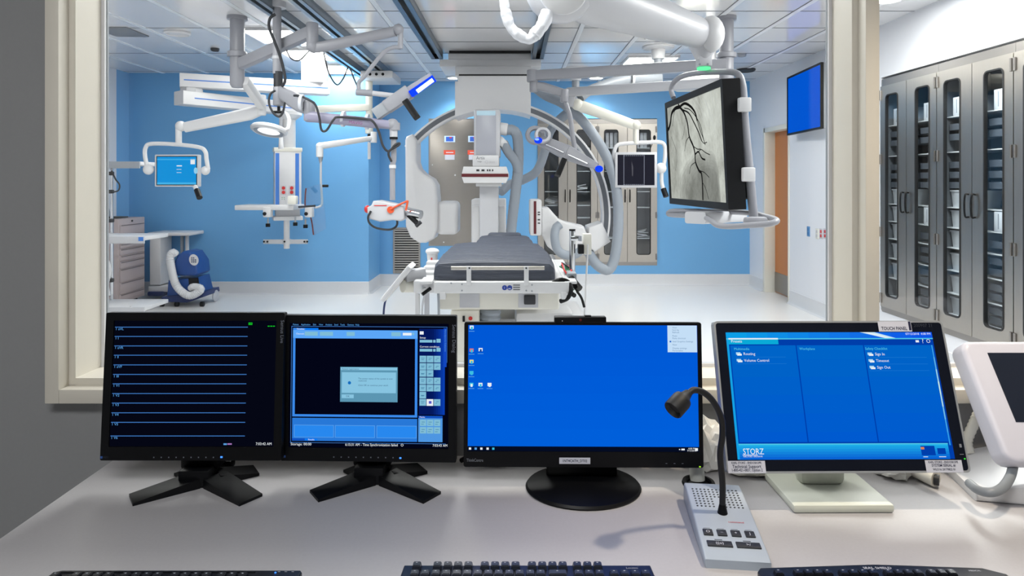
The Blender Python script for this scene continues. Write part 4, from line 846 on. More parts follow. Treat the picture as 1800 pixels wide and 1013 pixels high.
# ---- stainless cabinets with glazed doors
def cabinet(label, loc, rz, width, z0, z1, ndoor, shelves, group, depth=.42):
    r = thing('glass_door_cabinet', label, 'cabinet', loc, (0, 0, rz), group)
    W = width; Hc = z1-z0; mb = MB(); t = .012
    mb.bb(0, W, depth-t, depth, z0, z1, inside); mb.bb(0, t, .02, depth, z0, z1, inside); mb.bb(W-t, W, .02, depth, z0, z1, inside); mb.bb(0, W, .02, depth, z0, z0+t, inside); mb.bb(0, W, .02, depth, z1-t, z1, inside)
    part('carcass', mb, r, local=True)
    mb = MB(); mb.bb(0, W, -.004, .02, z1-.035, z1+.03, steelh); mb.bb(0, W, -.004, .02, z0-.03, z0+.02, steelh); mb.bb(W/2-.006, W/2+.006, .004, .03, z0, z1, black); part('face_frame', mb, r, local=True)
    for i, z in enumerate(shelves): part('shelf', MB().bb(t, W-t, .05, depth-t, z-.008, z, shelfw), r, local=True)
    dw = W/2-.006
    for k in range(2):
        x0 = .003+k*(W/2); cx_ = x0+dw/2; zc_ = (z0+z1)/2-.008; hh = Hc-.06
        off_ = -.018 if k == 0 else .018; ww = dw*.46; wh = hh-.2
        mb = MB(); mb.ring(rr(dw, hh, .004, 4, cx_, zc_), rr(ww, wh, .035, 4, cx_+off_, zc_+.01), -.02, .002, steel); dr = part('door', mb, r, local=True)
        mb = MB(); mb.ring(rr(ww+.014, wh+.014, .04, 4, cx_+off_, zc_+.01), rr(ww-.008, wh-.008, .03, 4, cx_+off_, zc_+.01), -.024, -.0, rubber); part('gasket', mb, dr, local=True)
        mb = MB(); mb.quad(cx_+off_-ww/2, cx_+off_+ww/2, zc_+.01-wh/2, zc_+.01+wh/2, -.01, cabglass); part('pane', mb, dr, local=True)
        hx = W/2-.035 if k == 0 else W/2+.035; hz = z0+Hc*.475
        part('handle', MB().tube([(hx, -.02, hz-.085), (hx, -.045, hz-.08), (hx, -.052, hz), (hx, -.045, hz+.08), (hx, -.02, hz+.085)], .007, black, 8), dr, local=True)
        for hz_ in (z0+.1, z0+Hc*.34, z0+Hc*.66, z1-.12):
            xx = 0.016 if k == 0 else W-.016; part('hinge', MB().cyl((xx, -.026, hz_-.045), (xx, -.026, hz_+.045), .009, steelh, n=10).bb(xx-.014, xx+.014, -.022, -.019, hz_-.04, hz_+.04, steelh), dr, local=True)
    return r
lowz, hiz = .33, 2.42
rl = [.62, .78, .94, 1.1, 1.26, 1.42, 1.58, 1.74, 1.9, 2.06]
shz = {0: [.44, .58, .78, .98, 1.12, 1.26, 1.74, 2.0], }
cabs = []
for i, (ya, lab) in enumerate(((6.07, 'tall stainless cabinet with two glazed doors, farthest of the right wall row'), (5.26, 'tall stainless cabinet with two glazed doors, middle of the right wall row'), (4.45, 'tall stainless cabinet at the right edge of the picture, nearest in the row'))):
    cabs.append(cabinet(lab, (XR, ya, 0), -90, .808, lowz, hiz, 2, [.45, .62, .8, .98, 1.14, 1.3, 1.74, 2.02], 'stainless cabinets in the right wall'))
# white bins and dark trays inside the right cabinets
def tub(w_, d_, h, m):
    mb = MB(); a = [(x*1, y*1) for x, y in rr(w_, d_, .015, 2)]; n = len(a); vv = []; t = .004
    for sc_, z in ((.9, 0), (.98, h-.012), (1.03, h-.012), (1.03, h), (.96, h), (.88, .006)): vv += [(x*sc_, y*sc_, z) for x, y in a]
    ff = [list(range(n))[::-1]]
    for k in range(5):
        for j in range(n): ff.append([k*n+j, k*n+(j+1) % n, (k+1)*n+(j+1) % n, (k+1)*n+j])
    ff.append([5*n+j for j in range(n)]); mb.add(vv, ff, m); return mb
def door_xy(c, k, dx=0): # world position inside cabinet c behind door k
    xw = .81*(.25+.5*k)+(-.018 if k == 0 else .018)+dx; M = ROOTM[c.name]; v_ = M @ V(xw, .17, 0); return v_
names = ['left door', 'right door']; cn = ['farthest cabinet', 'middle cabinet', 'nearest cabinet']
def ordinal(i): return ['topmost', 'second', 'third', 'fourth', 'fifth', 'sixth', 'lowest'][i]
binsz = {(0, 0): [1.30, 1.14, .98, .80, .62], (1, 0): [1.30, 1.14, .98, .8, .62, .45], (2, 0): [1.3, .98]}
proto = None
for (ci, k), zs_ in binsz.items():
    for i, z in enumerate(zs_):
        v_ = door_xy(cabs[ci], k, -.004 if k == 0 else 0); lab = 'white bin behind the %s of the %s, %s of its stack' % (names[k], cn[ci], ordinal(i))
        if proto is None: proto = single('storage_bin', tub(.315, .2, .135, binM), lab, 'bin', 'white bins in the right cabinets')
        o = proto if (ci, k, i) == (0, 0, 0) else proto.copy()
        if o is not proto: COL.objects.link(o)
        o.location = (v_.x, v_.y, z+.001); o.rotation_euler = (0, 0, math.radians(90)); o['label'] = lab
# supply cartons and files
boxp = None
for ci, k, z, dz in ((0, 0, 2.02, 'top'), (0, 1, 2.02, 'top'), (0, 1, 1.14, 'middle'), (1, 0, 2.02, 'top'), (1, 1, 2.02, 'top'), (1, 1, 1.14, 'middle')):
    for j in range(2):
        v_ = door_xy(cabs[ci], k, -.05+j*.1)
        mb = MB(); mb.bb(-.045, .045, -.12, .12, 0, .145, binM, .004); mb.bb(-.005, .005, -.121, -.12, .02, .13, mgrey)
        mb.M = Matrix(); lab = 'white file box, %s on the %s shelf behind %s of the %s' % (('far one', 'near one')[j], dz, names[k], cn[ci])
        if boxp is None: boxp = single('file_box', mb, lab, 'box', 'white file boxes in the right cabinets'); o = boxp
        else: o = boxp.copy(); COL.objects.link(o)
        o.location = (v_.x, v_.y, z+.001); o.rotation_euler = (0, 0, math.radians(-90)); o['label'] = lab
# smoky tray drawers filling the rest
trp = None; cnt = 0
for ci, k in ((0, 0), (0, 1), (1, 0), (1, 1)):
    v_ = door_xy(cabs[ci], k)
    occ = [z for z in binsz.get((ci, k), [])]
    for z in [1.45, 1.53, 1.61, 1.83, 1.91] + ([] if k == 0 else [.47, .54, .64, .71, .82, .9, 1.02]):
        mb = MB(); mb.prism([(-.15, 0), (.15, 0), (.155, .05), (.05, .05), (.035, .038), (-.035, .038), (-.05, .05), (-.155, .05)], -.11, .11, clearbin)
        if trp is None: trp = single('tray', mb, 'tray', 'tray', 'smoky trays in the right cabinets'); o = trp
        else: o = trp.copy(); COL.objects.link(o)
        o.location = (v_.x, v_.y, z+.0); o.rotation_euler = (0, 0, math.radians(-90))
        o['label'] = 'smoky grey empty tray stacked behind the glass door of a right wall cabinet'
# back cabinets
BCs = [cabinet('stainless cabinet with glazed doors in the back wall, left unit behind the C-arm', (CB[0], YR, 0), 0, (CB[1]-CB[0])/2, .32, 2.38, 2, [.78, .98, 1.16, 1.36, 1.66, 2.0], 'stainless cabinets in the back wall'),
       cabinet('stainless cabinet with glazed doors in the back wall, right unit behind the small monitor', (CB[0]+(CB[1]-CB[0])/2, YR, 0), 0, (CB[1]-CB[0])/2, .32, 2.38, 2, [.68, 1.13, 1.36, 1.66, 2.0], 'stainless cabinets in the back wall')]
bag = None
for px, z, nm in ((970, 1.16, 'leftmost door'), (1021, 1.36, 'second door from the left'), (1125, .68, 'rightmost door'), (1073, 1.66, 'third door from the left')):
    mb = MB(); random.seed(px)
    for j in range(4): mb.box((random.uniform(-.02, .02), random.uniform(-.05, .05), .03+j*.018), (.17, .2, .012), white, (random.uniform(-12, 12), random.uniform(-14, 14), random.uniform(-20, 20)), .004)
    mb.M = Matrix(); o = single('supply_packet_pile', mb, 'pile of white packets behind the %s of the back cabinets' % nm, 'packets'); o.location = (P(px, 0, YR+.2).x, YR+.2, z+.002)
for i, px in enumerate((1066, 1073, 1081, 1118, 1126, 1132)):
    mb = MB(); mb.bb(-.023, .023, -.1, .1, 0, .22, white, .003); mb.bb(-.017, .017, -.102, -.1, .03, .06, lgrey); o = single('binder', mb, 'white binder standing on top shelf of the right back cabinet, %s from the left' % ['first', 'second', 'third', 'fourth', 'fifth', 'sixth'][i], 'binder', 'white binders in the back cabinet'); o.location = (P(px, 0, YR+.2).x, YR+.2, 2.001)

# ---- left side: tool chest, rack, cart, warmer
r = thing('drawer_chest', 'tall taupe metal drawer chest against the left wall', 'drawer chest', (-4.88, 8.0, 0))
x0, x1, y0, y1 = -5.08, -4.66, 7.72, 8.28
part('body', MB().bb(x0, x1-.01, y0, y1, .06, 1.06, taupe, .006), r)
zz = [.99, .86, .76, .70, .62, .55, .46, .30, .16, .08]
for a, b in zip(zz, zz[1:]):
    mb = MB(); mb.bb(x1-.012, x1, y0+.03, y1-.02, b+.006, a-.002, taupe, .003); mb.bb(x1, x1+.006, y0+.05, y1-.04, a-.014, a-.006, taupe_d); part('drawer', mb, r)
part('lock', MB().cyl((x1-.012, 8.0, 1.025), (x1, 8.0, 1.025), .012, dgrey, n=12), r)
part('castor', MB().box((-4.75, 7.8, .03), (.05, .05, .06), black, bev=.01).box((-4.75, 8.2, .03), (.05, .05, .06), black, bev=.01).box((-5.0, 7.8, .03), (.05, .05, .06), black, bev=.01), r)
r = thing('laptop', 'grey laptop open on the taupe drawer chest', 'laptop', (-4.9, 7.95, 1.062))
part('base', MB().bb(-5.02, -4.74, 7.85, 8.05, 1.062, 1.08, dgrey, .004), r); part('lid', MB().beam(V(-4.95, 7.9, 1.08), V(-5.03, 7.9, 1.30), .3, .012, mgrey, bev=.004, up=(1, 0, .3)), r)
r = thing('equipment_rack', 'white equipment rack with three shelves and thin pole at the left window edge', 'rack', (-4.25, 6.8, 0))
for z, m in ((P(0, 288, 6.7).z, mgrey), (P(0, 418, 6.7).z, white), (P(0, 540, 6.7).z, white)):
    mb = MB(); e = P(255, 0, 6.6).x if m is white else P(247, 0, 6.6).x; mb.bb(-4.7, e, 6.6, 7.05, z-.02, z+.02, white, .006); mb.bb(-4.7, e, 6.58, 6.6, z-.05, z+.02, mgrey if m is mgrey else lgrey, .004); part('shelf', mb, r)
for x, y in ((-4.6, 6.7), (-4.3, 7.0)): part('post', MB().cyl((x, y, 0), (x, y, 1.66), .015, chrome), r)
part('blue_tag', MB().bb(P(243, 0, 6.57).x, P(251, 0, 6.57).x, 6.572, 6.58, P(0, 424, 6.57).z, P(0, 417, 6.57).z, bstripe), r)
mb = MB(); 
for py in (305, 337, 388, 493): mb.box(P(194, py, 6.95), (.06, .05, .04), dgrey, bev=.008)
mb.tube([P(196, 300, 6.9), P(203, 315, 6.9), P(210, 325, 6.9), P(208, 335, 6.9), P(198, 338, 6.9)], .008, dgrey, 6); part('clamp', mb, r)
mb = MB(); mb.tube([P(188, 460, 6.8), P(192, 475, 6.8), P(187, 500, 6.8), P(190, 520, 6.8)], .025, white, 8); part('hose', mb, r)
part('leg', MB().beam(V(-3.86, 6.6, .0), V(-3.86, 6.6, .25), .02, .02, white), r); part('castor', MB().ball((-4.0, 6.7, .04), .04, eblue).ball((-4.5, 6.7, .04), .04, eblue), r)
r = thing('ultrasound_cart', 'white pedestal cart with flat top between drawer chest and blue warmer', 'cart', (-4.3, 8.3, 0)); Yc = 8.34
part('top', MB().bb(P(258, 0, Yc).x, P(333, 0, Yc).x, Yc, Yc+.4, P(0, 415, Yc).z, P(0, 409, Yc).z, white, .012), r)
part('front_panel', MB().bb(P(261, 0, Yc).x, P(281, 0, Yc).x, Yc+.02, Yc+.3, P(0, 502, Yc).z, P(0, 415, Yc).z, white, .015), r)
part('leg', MB().bb(P(303, 0, Yc).x, P(307, 0, Yc).x, Yc+.2, Yc+.24, .1, P(0, 415, Yc).z, mgrey), r); part('leg', MB().bb(P(312, 0, Yc).x, P(316, 0, Yc).x, Yc+.2, Yc+.24, .1, P(0, 415, Yc).z, white), r)
part('base', MB().bb(P(258, 0, Yc).x, P(318, 0, Yc).x, Yc+.02, Yc+.4, .09, .17, white, .02).bb(P(258, 0, Yc).x, P(288, 0, Yc).x, Yc, Yc+.2, .04, .1, dblue, .02), r)
# warmer
Yw = 7.95
r = thing('patient_warmer', 'blue wheeled warming blower with thick white hose on the floor', 'warming unit', P(328, 535, Yw))
def q_(pts): return [(v_.x, v_.z) for v_ in (P(a, b, Yw) for a, b in pts)]
part('lower_body', MB().prism(q_([(299, 492), (349, 487), (357, 519), (296, 524)]), Yw-.05, Yw+.3, eblue, .02).prism(q_([(290, 520), (363, 512), (364, 520), (335, 530), (292, 528)]), Yw-.1, Yw+.35, dblue, .012), r)
part('upper_body', MB().prism(q_([(309, 478), (309, 462), (316, 448), (326, 441), (338, 443), (350, 460), (352, 480), (348, 484), (312, 484)]), Yw-.07, Yw+.28, eblue, .03), r)
part('recess', MB().prism(q_([(335, 488), (352, 487), (355, 508), (337, 510)]), Yw-.055, Yw-.045, black), r, label='black recess')
c = P(341, 457, Yw-.08); M = T(*c) @ RM(90, -15, 0)
mb = MB(); mb.lathe([(0, 0), (.055, 0), (.057, .004), (0, .006)], white, M @ Matrix.Diagonal((1, 1.2, 1, 1)), 28)
for i in range(8): mb.box((c.x+(i % 3-1)*.022, c.y-.008, c.z+(i//3-1)*.024), (.012, .003, .014), dblue)
part('control_panel', mb, r)
mb = MB(); mb.hose([P(309, 448, Yw-.05), P(304, 444, Yw-.08), P(299, 452, Yw-.1), P(302, 475, Yw-.12), P(309, 500, Yw-.14), P(322, 515, Yw-.15), P(335, 520, Yw-.15), P(350, 513, Yw-.14), P(352, 507, Yw-.13), P(340, 505, Yw-.1), P(336, 508, Yw-.08)], .045, white, .016, .05, 14); part('hose', mb, r)
for px, py, rr_ in ((291, 531, .03), (317, 533, .03), (361, 529, .03)): part('castor', MB().cyl(P(px-3, 0, Yw-.08) *V(1, 1, 0).x if False else V(P(px-3, 0, Yw).x, Yw-.08, rr_), V(P(px+3, 0, Yw).x, Yw-.08, rr_), rr_, black, n=16, bev=.004), r)
part('wheel', MB().cyl(V(P(285, 0, Yw).x, Yw+.2, .075), V(P(289, 0, Yw).x, Yw+.2, .075), .075, lgrey, n=24, bev=.01).cyl(V(P(361, 0, Yw).x, Yw+.25, .075), V(P(364, 0, Yw).x, Yw+.25, .075), .075, lgrey, n=24, bev=.01), r)

# ---- ceiling bits
mb = MB(); mb.bb(-3.96, -3.64, 6.15, 6.53, CEIL-.012, CEIL-.001, mat('grille_grey', (120, 124, 130), .5));  single('ceiling_grille', mb, 'grey square air grille in the ceiling at upper left', 'air grille')
for px, py, rad, m, lab in ((312, 56, .12, lgrey, 'white round ceiling speaker at upper left'), (378, 85, .045, dgrey, 'small dark ceiling sensor at upper left'), (1311, 122, .12, dgrey, 'round dark ceiling vent near the right end of the blue wall'), (1304, 95, .05, mgrey, 'small ceiling sprinkler cap right of the boom column')):  # the large dark disc by the blue wall is a vent
    Yk = 1150*1.46/(320-py); x = P(px, 0, Yk).x; mb = MB(); mb.lathe([(0, CEIL-.02), (rad*.8, CEIL-.02), (rad*.85, CEIL-.03), (rad, CEIL-.018), (rad, CEIL), (0, CEIL)], m if m is not lgrey else white, T(x, Yk, 0), 28); single('ceiling_fixture', mb, lab, 'ceiling fixture')
# recessed downlights over the right cabinets
for px, py in ((1755, 0), (1562, 1), (1046, 141), (800, 141)):
    Yk = 1150*1.46/(322-py); x = P(px, 0, Yk).x
    if py < 100: spot('cabinet_downlight_light', (x, Yk, CEIL-.03), 8, (1, .97, .92), 150, .8, .08)
    if py > 100: Yk = 9.15; spot('wall_wash_light', (x, Yk, CEIL-.03), 50, (1, .985, .955), 120, .9, .08)
    r = thing('downlight', 'round recessed ceiling downlight at the top edge, %s' % {1755: 'at upper right', 1562: 'beside the window post', 1046: 'near the back cabinets', 800: 'left of the carriage'}[px], 'downlight', (x, Yk, CEIL), group='downlights')
    part('trim_ring', MB().lathe([(.09, CEIL), (.12, CEIL), (.12, CEIL-.008), (.09, CEIL-.012), (.09, CEIL)], white, T(x, Yk, 0), 28), r); part('lens', MB().lathe([(0, CEIL-.006), (.09, CEIL-.006), (.09, CEIL-.001), (0, CEIL-.001)], em('downlight', (255, 252, 245), 14), T(x, Yk, 0), 28), r)
#@@DESK
DZ = .80
r = thing('counter', 'long speckled off-white counter under the window carrying monitors and keyboards', 'counter', (.8, 1.0, 0))
part('countertop', MB().bb(-1.01, 3.3, .35, 1.675, DZ-.04, DZ, deskM, .004), r)
part('side_panel', MB().bb(-.98, -.95, .5, 1.66, 0, DZ-.04, lgrey), r); part('side_panel', MB().bb(1.2, 1.23, .5, 1.66, 0, DZ-.04, lgrey), r); part('side_panel', MB().bb(3.2, 3.23, .5, 1.66, 0, DZ-.04, lgrey), r)
part('modesty_panel', MB().bb(-.98, 3.23, 1.6, 1.63, .1, DZ-.04, lgrey), r)

def mapper(x0, x1, y0, y1, W, Hh):
    return (lambda px: -W/2+(px-x0)/(x1-x0)*W), (lambda py: Hh/2-(py-y0)/(y1-y0)*Hh)
class Scr:
    def __init__(s, x0, x1, y0, y1, W, Hh, y=-.0015, cx=0, cz=0):
        s.fx, s.fz = mapper(x0, x1, y0, y1, W, Hh); s.m = MB(T(cx, 0, cz)); s.m.fixn = False; s.y = y; s.k = W/(x1-x0); s.d = 0
    def q(s, x0, y0, x1, y1, m, lift=1):
        s.m.quad(s.fx(x0), s.fx(x1), s.fz(y1), s.fz(y0), s.y-.00012*lift, m); return s
    def t(s, px, py, txt, h, m, lift=4, align='LEFT', rot=0, w_=None):   # h = letter size in photo px
        s.m.text(txt, h*s.k*1.35, m, T(s.fx(px), s.y-.00012*lift, s.fz(py)) @ RM(0, rot, 0) @ (Matrix.Diagonal((w_, 1, 1, 1)) if w_ else Matrix()), align); return s
def cross_foot(r, dy=0):
    mb = MB(); z = .0
    for sx, sy, L_ in ((-1, -1, .155), (1, -1, .155), (1, 1, .1), (-1, 1, .1)):
        a = V(sx*.02+.02, dy+sy*.008, .022); b = V(sx*L_*.85+.025, dy+sy*L_*.58, .006)
        d_ = (b-a).normalized(); nrm_ = V(-d_.y, d_.x, 0).normalized()*.028
        vv = [a+nrm_, a-nrm_, b-nrm_, b+nrm_]; lo = [V(v_.x, v_.y, 0) for v_ in vv]
        mb.add(vv+lo, [[0, 1, 2, 3], [7, 6, 5, 4], [0, 4, 5, 1], [1, 5, 6, 2], [2, 6, 7, 3], [3, 7, 4, 0]], black)
    mb.box((0, dy, .02), (.07, .06, .04), black, bev=.004); return part('foot', mb, r, local=True)
LB = em('ecg_line', (62, 118, 190)); LT = em('ecg_text', (90, 160, 225)); SW = em('screen_white', (235, 240, 245)); GR = em('screen_green', (20, 200, 40))
def eizo(name, label, c, yaw, pitch, W, Hh):
    base = V(c[0], c[1]+.03, DZ); r = thing(name, label, 'monitor', base, (0, 0, yaw))
    cross_foot(r)
    part('neck', MB().bb(-.045, .045, .0, .045, .03, c[2]-DZ+.04, black, .006), r, local=True)
    M = T(0, -.03, c[2]-DZ) @ RM(pitch, 0, 0)
    iw, ih = W-.036, Hh-.048; zc_ = .006
    mb = MB(M); mb.ring(rr(W, Hh, .003, 2), rr(iw, ih, .001, 2, 0, zc_), -.0, .018, black); mb.bb(-W/2+.004, W/2-.004, .012, .03, -Hh/2+.004, Hh/2-.004, black); mb.bb(-.14, .14, .03, .055, -.11, .11, black, .01)
    b = part('housing', mb, r, local=True); return r, b, M, iw, ih, zc_
# --- monitor 1
r, b, M, iw, ih, zc_ = eizo('monitor', 'black square monitor on the left showing flat blue trace lines', (-.732, 1.493, 1.034), 0, -4, .410, .331)
s = Scr(192, 488, 563, 796, iw, ih, .004); s.m.M = M @ T(0, 0, zc_)
s.q(192, 563, 488, 796, em('screen_black', (5, 7, 20)), 0)
ys = [575.6, 593, 610.7, 628, 646, 663.7, 681, 699, 716.6, 734.5, 752, 777]; labs = ['aVL', 'I', 'aVR', 'II', 'aVF', 'III', 'V1', 'V2', 'V3', 'V4', 'V5', 'V6']
for y, l in zip(ys, labs): s.q(193, y-.7, 435, y+.7, LB); s.t(194, y+3.5, '1 '+l, 4.6, SW if False else LT, w_=1.05)
s.q(436, 567, 443, 571.5, GR); s.t(436.7, 569.3, 'HR', 3.4, em('screen_black', (5, 7, 20)), 5)
for i in range(3): s.q(471+i*4.8, 573, 474.6+i*4.8, 574.6, GR)
s.t(455, 791.5, '7:03:42 AM', 5, SW, w_=.92); s.q(397, 790.5, 403, 793.5, LT); s.q(404, 790.5, 412, 793, em('screen_mag', (170, 120, 190)))
part('screen', s.m, b, local=True)
mk = Scr(182, 498, 551, 810, .410, .331, -.0003); mk.m.M = M
mk.t(494.5, 564, 'Sensus Live', 6.5, mat('bezel_ink', (120, 126, 138), .5), 1, rot=90); mk.q(182.5, 802.5, 186.5, 806.5, mat('logo_blue', (50, 90, 160), .4)); mk.t(188, 804.5, 'EIZO', 3, mat('bezel_ink2', (50, 55, 66), .5), 1)
for i in range(9): mk.q(275+i*13, 803.5, 277+i*13, 805.5, mat('bezel_ink', (120, 126, 138), .5))
mk.q(392, 802.5, 396, 805.5, em('led_blue', (60, 130, 255), 2)); part('bezel_marking', mk.m, b, local=True)
# --- monitor 2
r, b, M, iw, ih, zc_ = eizo('monitor', 'black square monitor, second from left, showing blue windows and grey pop-up message', (-.334, 1.508, 1.024), -1.5, -1.6, .406, .334)
s = Scr(504, 795, 566, 801, iw, ih, .004); s.m.M = M @ T(0, 0, zc_)
bk = em('screen_black2', (3, 5, 22)); bl = em('win_blue', (58, 136, 232)); bl2 = em('win_blue2', (92, 166, 246)); btn = em('win_button', (128, 188, 214)); brd = em('win_border', (70, 130, 210)); nav = em('win_navy', (4, 24, 92)); dk_ = em('win_dkblue', (16, 70, 160)); dlg = em('win_dialog', (136, 196, 224)); dlg2 = em('win_dialog2', (92, 150, 178)); ikb = em('dlg_ink', (60, 100, 130)); cy = em('win_pale', (172, 212, 240))
s.q(504, 566, 795, 801, bk, 0)
for px, t_ in ((509, 'Patient'), (524, 'Application'), (546, 'Edit'), (557, 'View'), (569, 'Analysis'), (585, 'Send'), (596, 'Tools'), (609, 'Options'), (624, 'Help')): s.t(px, 569.5, t_, 3.2, LT, w_=.88)
s.q(506.5, 572.5, 792, 573.3, brd); s.q(506.5, 573, 507.3, 792, brd); s.q(791.4, 573, 792, 640, brd); s.q(506, 792, 790, 792.8, brd)
s.q(509.5, 576, 738, 743.5, bl); s.q(509.5, 580, 738, 595, bl2, 2); s.q(514, 595.5, 733.5, 739, bk, 3); s.q(532, 576, 556, 580, em('win_tab', (10, 120, 240)), 3); s.q(556, 575.5, 738.2, 579.5, bk, 3)
for x0, x1 in ((531, 555), (559, 583), (608, 623), (690, 707)): s.q(x0, 583, x1, 590.5, btn, 4)
s.q(711, 584, 727, 589, em('screen_white', (235, 240, 245)), 4); s.q(728, 584, 732, 588, btn, 4); s.t(515, 587, 'Channels', 3, SW, 5); s.t(516, 578, 'Timeline', 3, SW, 5)
s.q(597, 649, 702, 715, dlg2, 5); s.q(598, 650, 701, 655, dlg, 6); s.q(600, 659, 699, 698, dlg, 6); s.q(600, 701, 622, 708, dlg, 6); s.t(611, 704.5, 'OK', 3.5, ikb, 7, 'CENTER')
s.t(600, 653, 'Patient registration', 3, ikb, 7); s.t(630, 671, 'The power status of the system is now', 3.2, ikb, 7, w_=.92); s.t(630, 675, 'restored.', 3.2, ikb, 7); s.t(630, 683.5, 'Click OK to continue your work', 3.2, ikb, 7, w_=.95)
s.m.add([(s.fx(614)+.0038*math.cos(t*math.pi/8), s.y-.0009, s.fz(679)+.0038*math.sin(t*math.pi/8)) for t in range(16)], [list(range(16))], em('info_blue', (20, 110, 190)))
s.q(741, 576, 788, 738, nav, 1)
for i in range(6): s.q(764+i*4, 577, 788, 738, em('nav_g%d' % i, (4+i, 26+i*7, 96+i*16)), 2+i*.5)
s.q(742, 581, 749, 587, SW, 6); s.t(742, 593, 'Setup', 3.6, SW, 6); s.t(742, 610, 'Current condition', 3.6, SW, 6)
for y in (597, 614): s.q(742, y, 765, y+5, btn, 6); s.q(766.5, y, 771, y+5, btn, 6); s.q(772.5, y-2, 780, y+5, btn, 6)
for ri, y in enumerate((627, 641, 654, 668, 681.5, 695, 708.5)):
    for ci in range(3):
        if (ri == 2 and ci == 2) or (ri == 5 and ci > 0): continue
        x = 742+ci*13; s.q(x, y, x+12, y+12.4, btn, 6); s.q(x+2.5+ci, y+4+ri % 3, x+9, y+5+ri % 3, em('icon_ink', (70, 130, 165)), 7); s.q(x+3, y+7, x+8-ci, y+8, em('icon_ink', (70, 130, 165)), 7)
s.q(755, 708.5, 767, 721, SW, 8); s.q(759, 712, 764, 717, em('dot', (90, 90, 200)), 9)
s.q(785.5, 575, 791, 648, em('tabside', (18, 70, 190)), 8); s.t(788.6, 577, 'Hemodynamics Evaluation', 2.8, LT, 9, rot=90)
s.q(509.5, 746, 738, 789, em('win_blue3', (40, 120, 215)), 1)
for x in (513, 588, 664): s.q(x, 759, x+73, 782.5, em('win_blue4', (90, 160, 235)), 2); s.q(x+1, 760, x+72, 781.5, em('win_blue5', (40, 136, 238)), 3)
s.q(509.5, 784.5, 556, 788.5, em('win_dk3', (16, 80, 190)), 4); s.q(533, 784.5, 556, 788.5, em('win_tab', (10, 120, 240)), 5); s.t(539, 786.7, 'Results', 3, SW, 6)
s.q(740, 740, 784, 789, em('win_blue6', (78, 150, 226)), 2); s.q(740, 740, 784, 744.5, em('win_dk3', (16, 80, 190)), 3); s.t(742, 742.5, 'Marks', 3, SW, 4)
for ri in range(2):
    for ci in range(3): x = 743+ci*12.7; y = 747+ri*14; s.q(x, y, x+11.6, y+12, btn, 4); s.q(x+3, y+4, x+9, y+5, em('icon_ink', (70, 130, 165)), 5); s.q(x+2, y+8, x+7, y+9, em('icon_ink', (70, 130, 165)), 5)
s.t(507, 795.5, 'Storage: 00:00', 5, SW, w_=.98); s.t(607, 795.5, '6:15:31 AM - Time Synchronization failed', 5, SW, w_=.85); s.t(766, 795.5, '7:03:43 AM', 4.8, SW, w_=.9); s.t(708, 795.5, 'O', 5, SW)
part('screen', s.m, b, local=True)
mk = Scr(496, 804, 554, 812, .406, .334, -.0003); mk.m.M = M
mk.t(799.5, 569, 'Sensus Dialog', 6.5, mat('bezel_ink', (120, 126, 138), .5), 1, rot=90); mk.q(501, 802.5, 505, 806.5, mat('logo_blue', (50, 90, 160), .4))
for i in range(9): mk.q(589+i*13, 803.5, 591+i*13, 805.5, mat('bezel_ink', (120, 126, 138), .5))
mk.q(705, 803.5, 708.5, 806.5, em('led_blue', (60, 130, 255), 2)); part('bezel_marking', mk.m, b, local=True)
# --- middle wide monitor
c = (.159, 1.502, 1.012); W, Hh = .547, .327
r = thing('monitor', 'wide black monitor in the middle showing a plain blue desktop with icons', 'monitor', (c[0], c[1]+.0, DZ), (0, 0, -.6))
mb = MB(T(0, .0, 0)); mb.lathe([(0, 0), (.13, 0), (.132, .004), (.128, .009), (0, .014)], black, T(0, -.005, 0) @ Matrix.Diagonal((1.0, .82, 1, 1)), 48); part('foot', mb, r, local=True)
part('stand_column', MB().bb(-.083, .083, .03, .055, .01, .2, gloss_black, .004), r, local=True)
M = T(0, 0, c[2]-DZ) @ RM(-3.5, 0, 0)
iw = W*(1224-821)/(1233-816); ih = Hh*(796-572)/256; zc_ = Hh*(.5-((572+796)/2-567)/256)
mb = MB(M); mb.ring(rr(W, Hh, .004, 2), rr(iw, ih, .001, 2, 0, zc_), -.0, .012, black); mb.bb(-W/2+.003, W/2-.003, .008, .022, -Hh/2+.003, Hh/2-.003, black); mb.bb(-.15, .15, .02, .045, -.1, .1, black, .01); b = part('housing', mb, r, local=True)
s = Scr(821, 1227, 571.5, 806, iw, ih, .003); s.m.M = M @ T(0, 0, zc_)
s.q(821, 571.5, 1227, 806, em('desktop_blue', (0, 88, 214)), 0)
for i in range(6): s.q(821, 600+i*33, 1227, 806, em('desktop_b%d' % i, (0, 89+i*1.2, 214+i)), .2+i*.1)
s.q(821, 797, 1227, 806, em('taskbar', (4, 12, 34)), 3)
ic = em('icon_cyan', (60, 190, 225)); pk = em('icon_pink', (220, 110, 110)); yl = em('icon_yel', (240, 220, 120))
for px, py, m1, m2 in ((827, 577, SW, ic), (827, 620, pk, ic), (843, 619, SW, dk_), (827, 641, yl, ic), (827, 662, ic, ic), (827, 684, ic, SW), (843, 684, SW, ic), (859, 684, SW, SW)):
    s.q(px-3.5, py-4, px+3.5, py+2, m1, 3); s.q(px-1.5, py-2, px+2, py+3.5, m2, 4); s.q(px-5, py+6, px+5, py+7.2, LT, 4)
for i, px in enumerate((825, 835, 845, 856, 866)): s.q(px-2, 799.5, px+2, 803.5, (SW, LT, SW, SW, ic)[i], 5)
s.t(1208, 800, '4:08 PM', 3, SW, 5); s.t(1206, 803.8, '7/12/2018', 3, SW, 5); s.q(1220, 799, 1225, 804, SW, 5); s.q(1196, 800, 1202, 803, SW, 5); s.q(1192, 800.5, 1194, 802.5, SW, 5)
s.q(1174.5, 572, 1226.5, 622, em('menu_pale', (196, 222, 246)), 3)
